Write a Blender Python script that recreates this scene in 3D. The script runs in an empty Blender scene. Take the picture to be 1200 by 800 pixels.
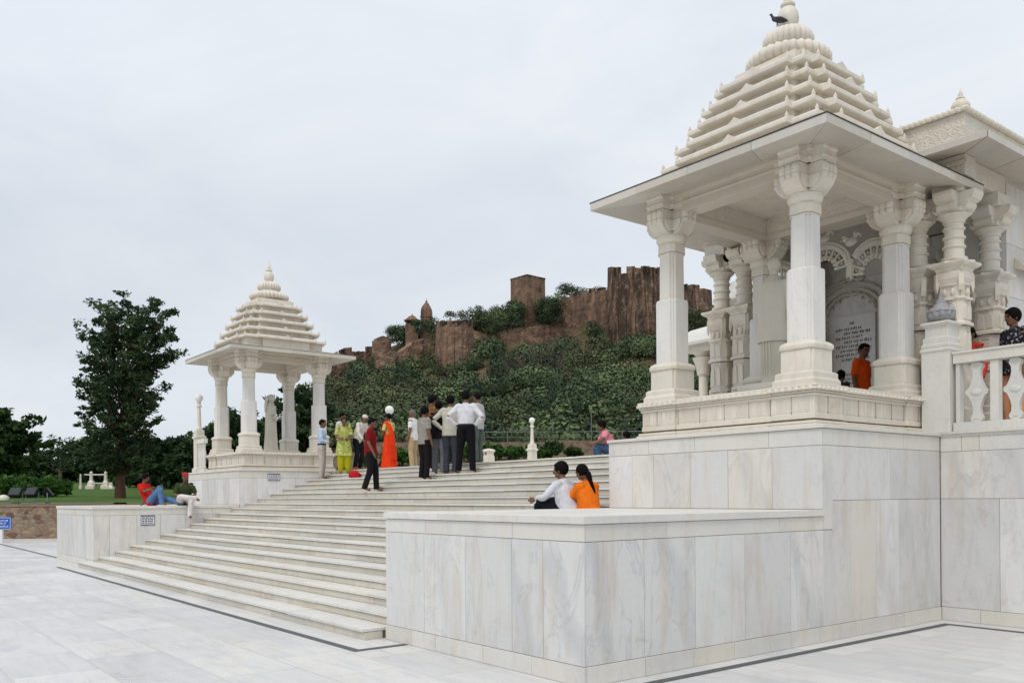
import bpy, bmesh, math, random
import numpy as np
from mathutils import Vector, Matrix
rad = math.radians
PI = math.pi
random.seed(11)
RNG = np.random.default_rng(5)
C = bpy.context.scene.collection
SC = bpy.context.scene

# ------------------------------------------------------------------ camera frame (metres; z up; plaza at z = 0)
FPX, HOR = 1028.0, 581.3
ROLL = math.atan(15 / 2116)
TH = math.atan(808 / 1028)
V = Vector((-math.cos(TH), math.sin(TH), 0))
R0 = Vector((V.y, -V.x, 0))
Z0 = Vector((0, 0, 1))
RR = R0 * math.cos(ROLL) - Z0 * math.sin(ROLL)
UU = Z0 * math.cos(ROLL) + R0 * math.sin(ROLL)
CAM = Vector((5.565, -5.157, 1.65))

def ray(u, v):
    return V + RR * ((u - 600) / FPX) + UU * ((HOR - v) / FPX)
def AD(d, u, v=HOR):          # world point at depth d
    return CAM + ray(u, v) * d
def AX(x, u, v):
    r = ray(u, v); return CAM + r * ((x - CAM.x) / r.x)
def AY(y, u, v):
    r = ray(u, v); return CAM + r * ((y - CAM.y) / r.y)
def project(p):
    q = Vector(p) - CAM; d = q.dot(V)
    return 600 + FPX * q.dot(RR) / d, HOR - FPX * q.dot(UU) / d

# ------------------------------------------------------------------ materials
def new_mat(name):
    m = bpy.data.materials.new(name); m.use_nodes = True
    nt = m.node_tree; b = nt.nodes['Principled BSDF']
    return m, nt, b
def N(nt, typ, **kw):
    n = nt.nodes.new(typ)
    for k, v in kw.items():
        if k in n.inputs.keys(): n.inputs[k].default_value = v
        else: setattr(n, k, v)
    return n
def ramp(nt, fac, stops):
    r = nt.nodes.new('ShaderNodeValToRGB')
    el = r.color_ramp.elements
    while len(el) < len(stops): el.new(0.5)
    for e, (p, c) in zip(el, stops):
        e.position = p; e.color = (*c, 1) if len(c) == 3 else c
    nt.links.new(fac, r.inputs['Fac'])
    return r.outputs['Color']
def mixc(nt, fac, a, b, mode='MIX'):
    m = nt.nodes.new('ShaderNodeMix'); m.data_type = 'RGBA'; m.blend_type = mode
    for s, v in ((m.inputs[0], fac), (m.inputs[6], a), (m.inputs[7], b)):
        if hasattr(v, 'is_output'): nt.links.new(v, s)
        elif isinstance(v, (int, float)): s.default_value = v
        else: s.default_value = (*v, 1) if len(v) == 3 else v
    return m.outputs[2]
def noise(nt, vec, scale, detail=4, rough=.55, dist=0.0):
    n = N(nt, 'ShaderNodeTexNoise', Scale=scale, Detail=detail, Roughness=rough, Distortion=dist)
    if vec is not None: nt.links.new(vec, n.inputs['Vector'])
    return n.outputs['Fac']
def maprange(nt, v, a, b, c, d):
    m = N(nt, 'ShaderNodeMapRange'); nt.links.new(v, m.inputs['Value'])
    for i, x in zip((1, 2, 3, 4), (a, b, c, d)): m.inputs[i].default_value = x
    return m.outputs[0]
def geo_pos(nt):
    return nt.nodes.new('ShaderNodeNewGeometry').outputs['Position']
def objco(nt):
    return nt.nodes.new('ShaderNodeTexCoord').outputs['Object']

def marble(name, base, vein=(.42, .43, .45), cream=(.70, .62, .48), tone=.14, vein_amt=.55, stain=.25, rough=.38, bump=.02, carve=0.0, scale=1.0):
    """polished temple marble: per-slab tone and vein offset come from the 'slab' colour attribute"""
    m, nt, b = new_mat(name)
    L = nt.links
    co = objco(nt)
    at = N(nt, 'ShaderNodeAttribute', attribute_name='slab')
    sc = nt.nodes.new('ShaderNodeVectorMath'); sc.operation = 'SCALE'; L.new(at.outputs['Color'], sc.inputs[0]); sc.inputs['Scale'].default_value = 41.0
    ad = nt.nodes.new('ShaderNodeVectorMath'); ad.operation = 'ADD'; L.new(co, ad.inputs[0]); L.new(sc.outputs[0], ad.inputs[1])
    vec = ad.outputs[0]
    mp = N(nt, 'ShaderNodeMapping'); mp.inputs['Rotation'].default_value = (.5, .35, .6); mp.inputs['Scale'].default_value = (1.6 * scale, 1.6 * scale, .55 * scale)
    L.new(vec, mp.inputs['Vector'])
    n1 = noise(nt, mp.outputs[0], 1.3, 7, .6, 1.4)
    cloud = noise(nt, vec, .9 * scale, 5, .6, .6)
    sep = nt.nodes.new('ShaderNodeSeparateColor'); L.new(at.outputs['Color'], sep.inputs[0])
    # slab tone
    c0 = mixc(nt, maprange(nt, sep.outputs[0], 0, 1, 0, 1), tuple(x * (1 - tone) for x in base), tuple(min(.86, x * (1 + tone * .55)) for x in base))
    cf = maprange(nt, sep.outputs[1], .55, 1, 0, .35)
    c0 = mixc(nt, cf, c0, cream)
    # cloudy grey patches
    c1 = mixc(nt, maprange(nt, cloud, .5, .78, 0, .38), c0, vein)
    # veins: thin band of the distorted noise
    band = ramp(nt, n1, [(0, (0, 0, 0)), (.475, (0, 0, 0)), (.5, (1, 1, 1)), (.512, (.25, .25, .25)), (.56, (0, 0, 0))])
    va = N(nt, 'ShaderNodeMath', operation='MULTIPLY'); L.new(band, va.inputs[0])
    L.new(maprange(nt, sep.outputs[2], 0, 1, vein_amt * .15, vein_amt), va.inputs[1])
    c2 = mixc(nt, va.outputs[0], c1, vein)
    # bold sweeping veins that differ from slab to slab
    wvt = N(nt, 'ShaderNodeTexWave', Scale=.38 * scale, Distortion=7.5, Detail=4); wvt.inputs['Detail Scale'].default_value = .9; wvt.bands_direction = 'DIAGONAL'; L.new(mp.outputs[0], wvt.inputs['Vector'])
    bold = maprange(nt, wvt.outputs['Fac'], .80, 1.0, 0, 1)
    vb_ = N(nt, 'ShaderNodeMath', operation='MULTIPLY'); L.new(bold, vb_.inputs[0]); L.new(maprange(nt, sep.outputs[2], .35, 1, 0, vein_amt * .8), vb_.inputs[1])
    c2 = mixc(nt, vb_.outputs[0], c2, vein)
    # weathering stains, streaked vertically
    mp2 = N(nt, 'ShaderNodeMapping'); mp2.inputs['Scale'].default_value = (3.2, 3.2, .5); L.new(geo_pos(nt), mp2.inputs['Vector'])
    st = noise(nt, mp2.outputs[0], 1.5, 6, .65, .3)
    c3 = mixc(nt, maprange(nt, st, .50, .72, 0, stain), c2, (.50, .41, .29))
    st2 = noise(nt, geo_pos(nt), 4.5, 6, .7, .8)
    c3 = mixc(nt, maprange(nt, st2, .60, .80, 0, min(.6, stain * 1.4)), c3, (.42, .31, .19))
    fine = noise(nt, co, 55, 3, .6)
    c4 = mixc(nt, maprange(nt, fine, .35, .7, 0, .10), c3, (.45, .42, .38))
    L.new(c4, b.inputs['Base Color'])
    rr = maprange(nt, cloud, .3, .7, rough - .06, rough + .14); L.new(rr, b.inputs['Roughness'])
    b.inputs['Specular IOR Level'].default_value = .35
    bp = N(nt, 'ShaderNodeBump', Strength=.25, Distance=bump)
    L.new(noise(nt, co, 14, 6, .6), bp.inputs['Height'])
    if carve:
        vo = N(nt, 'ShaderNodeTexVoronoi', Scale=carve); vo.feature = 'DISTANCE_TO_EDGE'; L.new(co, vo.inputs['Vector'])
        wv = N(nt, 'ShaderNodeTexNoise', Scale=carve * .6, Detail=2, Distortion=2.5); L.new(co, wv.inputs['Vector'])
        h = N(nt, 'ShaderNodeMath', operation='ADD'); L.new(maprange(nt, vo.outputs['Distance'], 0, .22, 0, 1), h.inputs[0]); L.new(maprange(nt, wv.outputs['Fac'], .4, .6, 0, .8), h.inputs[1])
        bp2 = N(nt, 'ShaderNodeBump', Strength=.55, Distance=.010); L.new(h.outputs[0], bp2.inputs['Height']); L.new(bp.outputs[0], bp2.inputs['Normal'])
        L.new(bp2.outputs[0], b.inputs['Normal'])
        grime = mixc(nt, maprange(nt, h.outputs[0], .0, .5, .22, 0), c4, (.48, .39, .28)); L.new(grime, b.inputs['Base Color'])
    else:
        L.new(bp.outputs[0], b.inputs['Normal'])
    return m

def plain(name, col, rough=.85, var=.25, scale=8, metal=0, bump=0.0, spec=.25):
    m, nt, b = new_mat(name)
    n = noise(nt, objco(nt), scale, 4, .6)
    c = mixc(nt, maprange(nt, n, .3, .7, 0, 1), tuple(x * (1 - var) for x in col), tuple(min(1, x * (1 + var * .6)) for x in col))
    nt.links.new(c, b.inputs['Base Color']); b.inputs['Roughness'].default_value = rough; b.inputs['Metallic'].default_value = metal
    b.inputs['Specular IOR Level'].default_value = spec
    if bump:
        bp = N(nt, 'ShaderNodeBump', Strength=.5, Distance=bump); nt.links.new(noise(nt, objco(nt), scale * 2, 5, .6), bp.inputs['Height']); nt.links.new(bp.outputs[0], b.inputs['Normal'])
    return m

M = {}
M['wall'] = marble('wall_marble', (.70, .695, .68), stain=.46, tone=.12, vein_amt=.55)
M['trim'] = marble('trim_marble', (.68, .65, .58), stain=.30, tone=.10, vein_amt=.25)
M['coping'] = marble('coping_marble', (.695, .68, .635), stain=.22, tone=.08, vein_amt=.3)
M['plaza'] = marble('plaza_marble', (.665, .66, .65), vein=(.50, .52, .56), stain=.05, tone=.12, vein_amt=.30, rough=.30)
M['tread'] = marble('tread_marble', (.69, .68, .64), stain=.34, tone=.10, vein_amt=.3)
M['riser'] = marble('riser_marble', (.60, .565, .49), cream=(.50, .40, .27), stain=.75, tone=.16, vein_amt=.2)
M['temple'] = marble('temple_marble', (.73, .68, .585), stain=.42, tone=.07, vein_amt=.22)
M['shaft'] = marble('shaft_marble', (.74, .72, .68), stain=.14, tone=.06, vein_amt=.35)
M['roof'] = marble('roof_marble', (.72, .67, .585), stain=.6, tone=.06, vein_amt=.12, rough=.5)
M['carved'] = marble('carved_marble', (.70, .65, .56), stain=.25, tone=.05, vein_amt=.1, rough=.5, carve=16)
M['carved_fine'] = marble('fine_carved_marble', (.70, .66, .58), stain=.25, tone=.05, vein_amt=.1, rough=.5, carve=30)
M['relief'] = marble('relief_marble', (.71, .655, .565), stain=.5, tone=.07, vein_amt=.1, rough=.5)
M['frieze'] = marble('frieze_marble', (.71, .66, .57), stain=.75, tone=.10, vein_amt=.1, rough=.5)
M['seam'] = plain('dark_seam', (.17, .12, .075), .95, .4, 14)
M['beam'] = marble('beam_marble', (.57, .515, .425), stain=.4, tone=.05, vein_amt=.15)  # brownish stained marble, base darkened further to deepen the interior shade
M['soffit'] = marble('soffit_marble', (.56, .525, .47), stain=.45, tone=.16, vein_amt=.5)  # stained marble; some of the shade under the eave is in the base colour
M['statue'] = marble('statue_marble', (.66, .62, .52), stain=.25, tone=.04, vein_amt=.08, rough=.55)
M['grout'] = plain('joint_grime', (.20, .145, .09), .95, .3, 10)
M['greystripe'] = plain('grey_inlay_stone', (.085, .095, .10), .5, .2, 20)
M['dark_line'] = plain('dark_line_finish', (.05, .045, .04), .6, .3, 10)

# ------------------------------------------------------------------ mesh builder
class MB:
    def __init__(s):
        s.v = []; s.f = []; s.c = []; s.mi = []; s.xf = None; s.mat = 0; s.col = None
    def add(s, vs, fs, col=None):
        n = len(s.v)
        if s.xf is not None: vs = [s.xf @ Vector(p) for p in vs]
        s.v.extend([tuple(p) for p in vs])
        col = col or s.col or (.5, .3, .4)
        for f in fs:
            s.f.append(tuple(i + n for i in f)); s.c.append(col); s.mi.append(s.mat)
        return s
    def box(s, x0, x1, y0, y1, z0, z1, col=None, bev=0):
        x0, x1 = min(x0, x1), max(x0, x1); y0, y1 = min(y0, y1), max(y0, y1); z0, z1 = min(z0, z1), max(z0, z1)
        vs = [(x, y, z) for z in (z0, z1) for y in (y0, y1) for x in (x0, x1)]
        return s.add(vs, [(0, 2, 3, 1), (4, 5, 7, 6), (0, 1, 5, 4), (2, 6, 7, 3), (0, 4, 6, 2), (1, 3, 7, 5)], col)
    def prism(s, pts, axis, a, b, col=None):
        """extrude the 2-D outline pts along axis ('x': pts=(y,z); 'y': pts=(x,z); 'z': pts=(x,y))"""
        n = len(pts)
        def mk(p, t): return {'x': (t, p[0], p[1]), 'y': (p[0], t, p[1]), 'z': (p[0], p[1], t)}[axis]
        vs = [mk(p, a) for p in pts] + [mk(p, b) for p in pts]
        fs = [(i, (i + 1) % n, n + (i + 1) % n, n + i) for i in range(n)]
        return s.add(vs, fs + [tuple(range(n))[::-1], tuple(range(n, 2 * n))], col)
    def loft(s, rings, cap=True, col=None):
        n = len(rings[0]); vs = [p for r in rings for p in r]; fs = []
        for k in range(len(rings) - 1):
            for i in range(n):
                j = (i + 1) % n
                fs.append((k * n + i, k * n + j, (k + 1) * n + j, (k + 1) * n + i))
        if cap: fs += [tuple(range(n))[::-1], tuple(range((len(rings) - 1) * n, len(rings) * n))]
        return s.add(vs, fs, col)
    def lathe(s, prof, cx=0, cy=0, n=24, col=None, lobes=0, amp=0):
        rings = []
        for r, z in prof:
            rings.append([(cx + (r * (1 + (amp * abs(math.cos(lobes * t / 2)) - amp if lobes else 0))) * math.cos(t), cy + (r * (1 + (amp * abs(math.cos(lobes * t / 2)) - amp if lobes else 0))) * math.sin(t), z) for t in [2 * PI * i / n for i in range(n)]])
        return s.loft(rings, True, col)
    def plan(s, fn, prof, cx=0, cy=0, col=None):
        """fn(offset) -> outline; prof = [(offset, z)]"""
        return s.loft([[(cx + x, cy + y, z) for x, y in fn(o)] for o, z in prof], True, col)
    def tube(s, pts, rads, n=8, lat=None, cap=True, col=None, sub=1):
        """sweep ellipses (rx, ry) along a polyline; lat = lateral axis for rx"""
        pts = [Vector(p) for p in pts]; rads = [(r, r) if isinstance(r, (int, float)) else r for r in rads]
        if sub > 1:
            P2, Q2 = [], []
            for i in range(len(pts) - 1):
                p0 = pts[max(i - 1, 0)]; p1 = pts[i]; p2 = pts[i + 1]; p3 = pts[min(i + 2, len(pts) - 1)]
                for k in range(sub):
                    t = k / sub
                    P2.append(.5 * ((2 * p1) + (p2 - p0) * t + (2 * p0 - 5 * p1 + 4 * p2 - p3) * t * t + (3 * p1 - p0 - 3 * p2 + p3) * t ** 3))
                    w = t * t * (3 - 2 * t)
                    Q2.append((rads[i][0] * (1 - w) + rads[i + 1][0] * w, rads[i][1] * (1 - w) + rads[i + 1][1] * w))
            P2.append(pts[-1]); Q2.append(rads[-1]); pts, rads = P2, Q2
        lat0 = Vector(lat) if lat else None
        rings = []
        for i, p in enumerate(pts):
            t = (pts[min(i + 1, len(pts) - 1)] - pts[max(i - 1, 0)])
            if t.length < 1e-9: t = Vector((0, 0, 1))
            t.normalize()
            a = lat0 if lat0 else (Vector((0, 0, 1)) if abs(t.z) < .9 else Vector((1, 0, 0)))
            a = (a - t * a.dot(t)); a.normalize(); b = t.cross(a)
            rx, ry = rads[i]
            rings.append([p + a * (rx * math.cos(q)) + b * (ry * math.sin(q)) for q in [2 * PI * k / n for k in range(n)]])
        return s.loft(rings, cap, col)
    def ball(s, c, r, n=12, m=8, col=None):
        r = (r, r, r) if isinstance(r, (int, float)) else r
        vs = [(c[0], c[1], c[2] - r[2])]
        for k in range(1, m):
            t = PI * k / m - PI / 2
            for i in range(n):
                a = 2 * PI * i / n; vs.append((c[0] + r[0] * math.cos(t) * math.cos(a), c[1] + r[1] * math.cos(t) * math.sin(a), c[2] + r[2] * math.sin(t)))
        vs.append((c[0], c[1], c[2] + r[2])); L = len(vs) - 1
        fs = [(0, 1 + (i + 1) % n, 1 + i) for i in range(n)]
        for k in range(m - 2):
            for i in range(n):
                a = 1 + k * n + i; b = 1 + k * n + (i + 1) % n; fs.append((a, b, b + n, a + n))
        fs += [(L, 1 + (m - 2) * n + i, 1 + (m - 2) * n + (i + 1) % n) for i in range(n)]
        return s.add(vs, fs, col)
    def merge(s, o, mi):
        n = len(s.v); s.v += o.v; s.f += [tuple(i + n for i in f) for f in o.f]; s.c += o.c; s.mi += [mi] * len(o.f); return s
    def build(s, name, mat, parent=None, base=None, smooth=False, bevel=0, angle=35):
        """vertices are given in the frame of the parent (or in world space with base = where the origin goes)"""
        me = bpy.data.meshes.new(name)
        b = Vector(base) if base is not None else Vector((0, 0, 0))
        me.from_pydata([tuple(Vector(p) - b) for p in s.v], [], s.f)
        ca = me.color_attributes.new('slab', 'FLOAT_COLOR', 'CORNER')
        arr = np.empty((len(me.loops), 4), np.float32); k = 0
        cnt = [len(f) for f in s.f]
        arr[:, :3] = np.repeat(np.array(s.c, np.float32).reshape(-1, 3), cnt, axis=0); arr[:, 3] = 1
        ca.data.foreach_set('color', arr.ravel())
        for mm in (mat if isinstance(mat, (list, tuple)) else [mat]): me.materials.append(mm)
        if any(s.mi): me.polygons.foreach_set('material_index', s.mi)
        bm = bmesh.new(); bm.from_mesh(me); bmesh.ops.recalc_face_normals(bm, faces=bm.faces); bm.to_mesh(me); bm.free()
        o = bpy.data.objects.new(name, me); C.objects.link(o); o.location = b
        if parent is not None: o.parent = parent
        if smooth:
            me.polygons.foreach_set('use_smooth', [True] * len(me.polygons))
            try: me.set_sharp_from_angle(angle=rad(angle))
            except Exception: pass
        if bevel:
            md = o.modifiers.new('bevel', 'BEVEL'); md.width = bevel; md.segments = 1; md.limit_method = 'ANGLE'; md.angle_limit = rad(50)
        return o

def rc(): return (random.random(), random.random(), random.random())
def tag(o, label=None, cat=None, group=None, kind=None):
    if label: o['label'] = label
    if cat: o['category'] = cat
    if group: o['group'] = group
    if kind: o['kind'] = kind
    return o
def empty(name, loc=(0, 0, 0), rz=0, label=None, cat=None, group=None):
    o = bpy.data.objects.new(name, None); C.objects.link(o); o.location = loc; o.rotation_euler = (0, 0, rz)
    o.empty_display_size = .2
    return tag(o, label, cat, group)
def copy_tree(o, loc=None, rz=None, label=None):
    c = o.copy(); C.objects.link(c)
    if loc is not None: c.location = loc
    if rz is not None: c.rotation_euler = (0, 0, rz)
    if label: c['label'] = label
    def kids(src, dst):
        for ch in list(src.children):
            if ch is dst: continue
            k = ch.copy(); C.objects.link(k); k.parent = dst; kids(ch, k)
    kids(o, c)
    return c

# cladding: real thin slabs with open joints, over a grimy core
GAP = .0025; TK = .018
def clad(mb, axis, plane, sign, rows, tk=TK, ext0=0, ext1=0):
    """axis 'y': slabs lie on the plane y=plane facing sign; rows=[(z0,z1,[x joints...])]"""
    for z0, z1, js in rows:
        for i in range(len(js) - 1):
            a, b = js[i] + GAP, js[i + 1] - GAP
            if i == 0: a = js[i] - ext0
            if i == len(js) - 2: b = js[i + 1] + ext1
            p0, p1 = plane - sign * tk, plane + sign * random.uniform(-.0014, .0008)
            if axis == 'y': mb.box(a, b, p0, p1, z0 + GAP, z1 - GAP, rc())
            else: mb.box(p0, p1, a, b, z0 + GAP, z1 - GAP, rc())
def spread(a, b, step, jit=.2):
    n = max(1, round(abs(b - a) / step)); out = [a]
    for i in range(1, n): out.append(a + (b - a) * (i + random.uniform(-jit, jit)) / n)
    return out + [b]

# ------------------------------------------------------------------ world, sun, camera
w = bpy.data.worlds.new('World'); SC.world = w; w.use_nodes = True
nt = w.node_tree; bg = nt.nodes['Background']; L = nt.links
sky = nt.nodes.new('ShaderNodeTexSky'); sky.sky_type = 'NISHITA'; sky.sun_disc = False
SUN_EL, SUN_AZ = rad(56), rad(-62)      # azimuth of the sun, from +x towards +y
sky.sun_elevation = SUN_EL; sky.sun_rotation = PI / 2 - SUN_AZ; sky.air_density = 1.2; sky.dust_density = 3
tc = nt.nodes.new('ShaderNodeTexCoord'); sx = nt.nodes.new('ShaderNodeSeparateXYZ'); L.new(tc.outputs['Generated'], sx.inputs[0])
mp = N(nt, 'ShaderNodeMapping'); mp.inputs['Scale'].default_value = (1.0, 1.0, 2.6); L.new(tc.outputs['Generated'], mp.inputs['Vector'])
n1 = noise(nt, mp.outputs[0], 2.6, 8, .58, .6)
n2 = noise(nt, mp.outputs[0], .9, 3, .5, .2)
elev = ramp(nt, sx.outputs['Z'], [(0, (7.5, 7.95, 8.45)), (.25, (8.3, 8.65, 9.15)), (.5, (9.8, 10.1, 10.5)), (1.0, (11.0, 11.1, 11.4))])
cl = mixc(nt, maprange(nt, n1, .36, .66, .25, .85), (.83, .87, .915), (1.06, 1.05, 1.035))
cl2 = mixc(nt, maprange(nt, n2, .38, .62, 0, 1), (.93, .935, .945), (1.05, 1.05, 1.05))
cloud = mixc(nt, 1.0, mixc(nt, 1.0, elev, cl, 'MULTIPLY'), cl2, 'MULTIPLY')
skyc = mixc(nt, .93, sky.outputs[0], cloud)
L.new(skyc, bg.inputs['Color']); bg.inputs['Strength'].default_value = .1
sd = bpy.data.lights.new('sun', 'SUN'); sd.energy = 1.35; sd.angle = rad(18); sd.color = (1, .965, .91)
so = bpy.data.objects.new('sun', sd); C.objects.link(so)
sdir = Vector((math.cos(SUN_EL) * math.cos(SUN_AZ), math.cos(SUN_EL) * math.sin(SUN_AZ), math.sin(SUN_EL)))
so.rotation_euler = sdir.to_track_quat('Z', 'Y').to_euler(); so.location = (0, -20, 40)
cd = bpy.data.cameras.new('camera'); co = bpy.data.objects.new('camera', cd); C.objects.link(co); SC.camera = co
mx = Matrix.Identity(4)
for i, c in enumerate((RR, UU, -V)):
    for k in range(3): mx[k][i] = c[k]
mx.translation = CAM; co.matrix_world = mx
cd.sensor_width = 36; cd.lens = 36 * FPX / 1200; cd.shift_x = 0; cd.shift_y = (HOR - 400) / 1200; cd.clip_end = 6000; cd.clip_start = .1
SC.view_settings.view_transform = 'Standard'; SC.view_settings.look = 'None'; SC.view_settings.gamma = 1; SC.view_settings.exposure = 0
SC.cycles.max_bounces = 6; SC.cycles.diffuse_bounces = 4; SC.cycles.use_denoising = True

# ------------------------------------------------------------------ ground and plaza
m, nt, b = new_mat('far_ground')
c = mixc(nt, maprange(nt, noise(nt, geo_pos(nt), .03, 5), .35, .65, 0, 1), (.045, .065, .025), (.10, .095, .05)); nt.links.new(c, b.inputs['Base Color']); b.inputs['Roughness'].default_value = 1
M['ground'] = m
g = MB(); g.add([(-3000, -3000, -.05), (3000, -3000, -.05), (3000, 3000, -.05), (-3000, 3000, -.05)], [(0, 1, 2, 3)])
tag(g.build('ground', m), kind='structure')

m = M['plaza']; nt = m.node_tree; b = nt.nodes['Principled BSDF']
br = N(nt, 'ShaderNodeTexBrick', offset=.5); br.inputs['Scale'].default_value = 1; br.inputs['Brick Width'].default_value = 1.22; br.inputs['Row Height'].default_value = .76
br.inputs['Mortar Size'].default_value = .008; br.inputs['Mortar Smooth'].default_value = .4; br.inputs['Bias'].default_value = 0
br.inputs['Color1'].default_value = (0, 0, 0, 1); br.inputs['Color2'].default_value = (1, 1, 1, 1); br.inputs['Mortar'].default_value = (.5, .5, .5, 1)
nt.links.new(geo_pos(nt), br.inputs['Vector'])
src = b.inputs['Base Color'].links[0].from_socket
t1 = mixc(nt, 1.0, src, mixc(nt, br.outputs['Color'], (.90, .905, .915), (1.08, 1.07, 1.05)), 'MULTIPLY')
wv = noise(nt, geo_pos(nt), .55, 5, .6, 1.2)
t1 = mixc(nt, maprange(nt, wv, .5, .75, 0, .22), t1, (.52, .54, .58))
mpz = N(nt, 'ShaderNodeMapping'); mpz.inputs['Scale'].default_value = (.8, 5.5, 1); mpz.inputs['Rotation'].default_value = (0, 0, .25); nt.links.new(geo_pos(nt), mpz.inputs['Vector'])
ofs = nt.nodes.new('ShaderNodeVectorMath'); ofs.operation = 'ADD'; nt.links.new(mpz.outputs[0], ofs.inputs[0])
sc_ = nt.nodes.new('ShaderNodeVectorMath'); sc_.operation = 'SCALE'; sc_.inputs['Scale'].default_value = 9; nt.links.new(br.outputs['Color'], sc_.inputs[0]); nt.links.new(sc_.outputs[0], ofs.inputs[1])
stv = noise(nt, ofs.outputs[0], 1.0, 7, .62, .9)
t1 = mixc(nt, maprange(nt, stv, .46, .66, 0, .42), t1, (.41, .43, .47))
t1 = mixc(nt, maprange(nt, br.outputs['Fac'], 0, 1, 0, .55), t1, (.38, .36, .32))
dirt = noise(nt, geo_pos(nt), 1.7, 6, .7)
t1 = mixc(nt, maprange(nt, dirt, .52, .74, 0, .30), t1, (.46, .40, .32))
nt.links.new(t1, b.inputs['Base Color'])
g = MB(); g.add([(-75, -60, 0), (40, -60, 0), (40, 12, 0), (-75, 40, 0)], [(0, 1, 2, 3)], (.5, .3, .5))
tag(g.build('plaza_pavement', m), kind='structure')
# grey inlaid strips following the foot of the walls
def strip(pts, wd=.055):
    g = MB()
    for (a, b_) in zip(pts[:-1], pts[1:]):
        a, b_ = Vector((*a, 0)), Vector((*b_, 0)); d = (b_ - a).normalized(); n = Vector((-d.y, d.x, 0)) * wd / 2; e = d * wd / 2
        L_ = (b_ - a).length; k = max(1, int(L_ / 1.5))
        g.add([tuple(a - e - n + Vector((0, 0, .004))), tuple(b_ + e - n + Vector((0, 0, .004))), tuple(b_ + e + n + Vector((0, 0, .004))), tuple(a - e + n + Vector((0, 0, .004)))], [(0, 1, 2, 3)])
    return g
st = MB()
def strip_quads(mb, x0, x1, y0, y1): mb.add([(x0, y0, .004), (x1, y0, .004), (x1, y1, .004), (x0, y1, .004)], [(0, 1, 2, 3)])
SW = .10
strip_quads(st, -18.2, -2.86, -.69, -.69 + SW); strip_quads(st, -2.86 - SW, -2.86, -.69 + SW, -.02)
strip_quads(st, -60, -21.9, .02, .02 + SW)
strip_quads(st, .20, .20 + SW, -30, 5.93); strip_quads(st, .20, 20, 5.93, 5.93 + SW)
tag(st.build('pavement_inlay_strip', M['greystripe']), kind='structure')

# ------------------------------------------------------------------ stairs
XR, XL, XLO = -3.38, -17.45, -21.6
RIS, TRD, Y2 = .127, .365, .118
def ny(k): return Y2 + TRD * (k - 2)
tb = MB()
core = MB(); 
for k in range(1, 20):
    z = RIS * k; y = ny(k) if k > 1 else -.255
    x0, x1 = (XL + .004, XR - .004)
    if k == 1: x0, x1 = -17.95, -3.47
    yb = ny(k + 1) if k < 19 else ny(19) - .008
    core.box(x0 + .012, x1 - .012, y + .035, yb + .06, z - RIS + .001 if k > 1 else .002, z - .036)
    js = spread(x0, x1, 1.75, .25)
    for a, b_ in zip(js[:-1], js[1:]):
        tb.mat = 0; dz = random.uniform(-.0025, .0025); dy = random.uniform(-.004, .004)
        tb.box(a + .0015, b_ - .0015, y + dy, yb + .03, z - .032 + dz, z + dz, rc())
    js = spread(x0 + .01, x1 - .01, 1.3, .25)
    for a, b_ in zip(js[:-1], js[1:]):
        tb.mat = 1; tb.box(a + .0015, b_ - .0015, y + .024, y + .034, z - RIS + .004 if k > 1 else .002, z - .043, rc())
tb.box(-3.485, -3.473, -.235, 0, .002, .087, rc())
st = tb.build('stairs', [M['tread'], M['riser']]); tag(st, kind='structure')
cc = core.build('stair_core', M['grout'], st)

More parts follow.
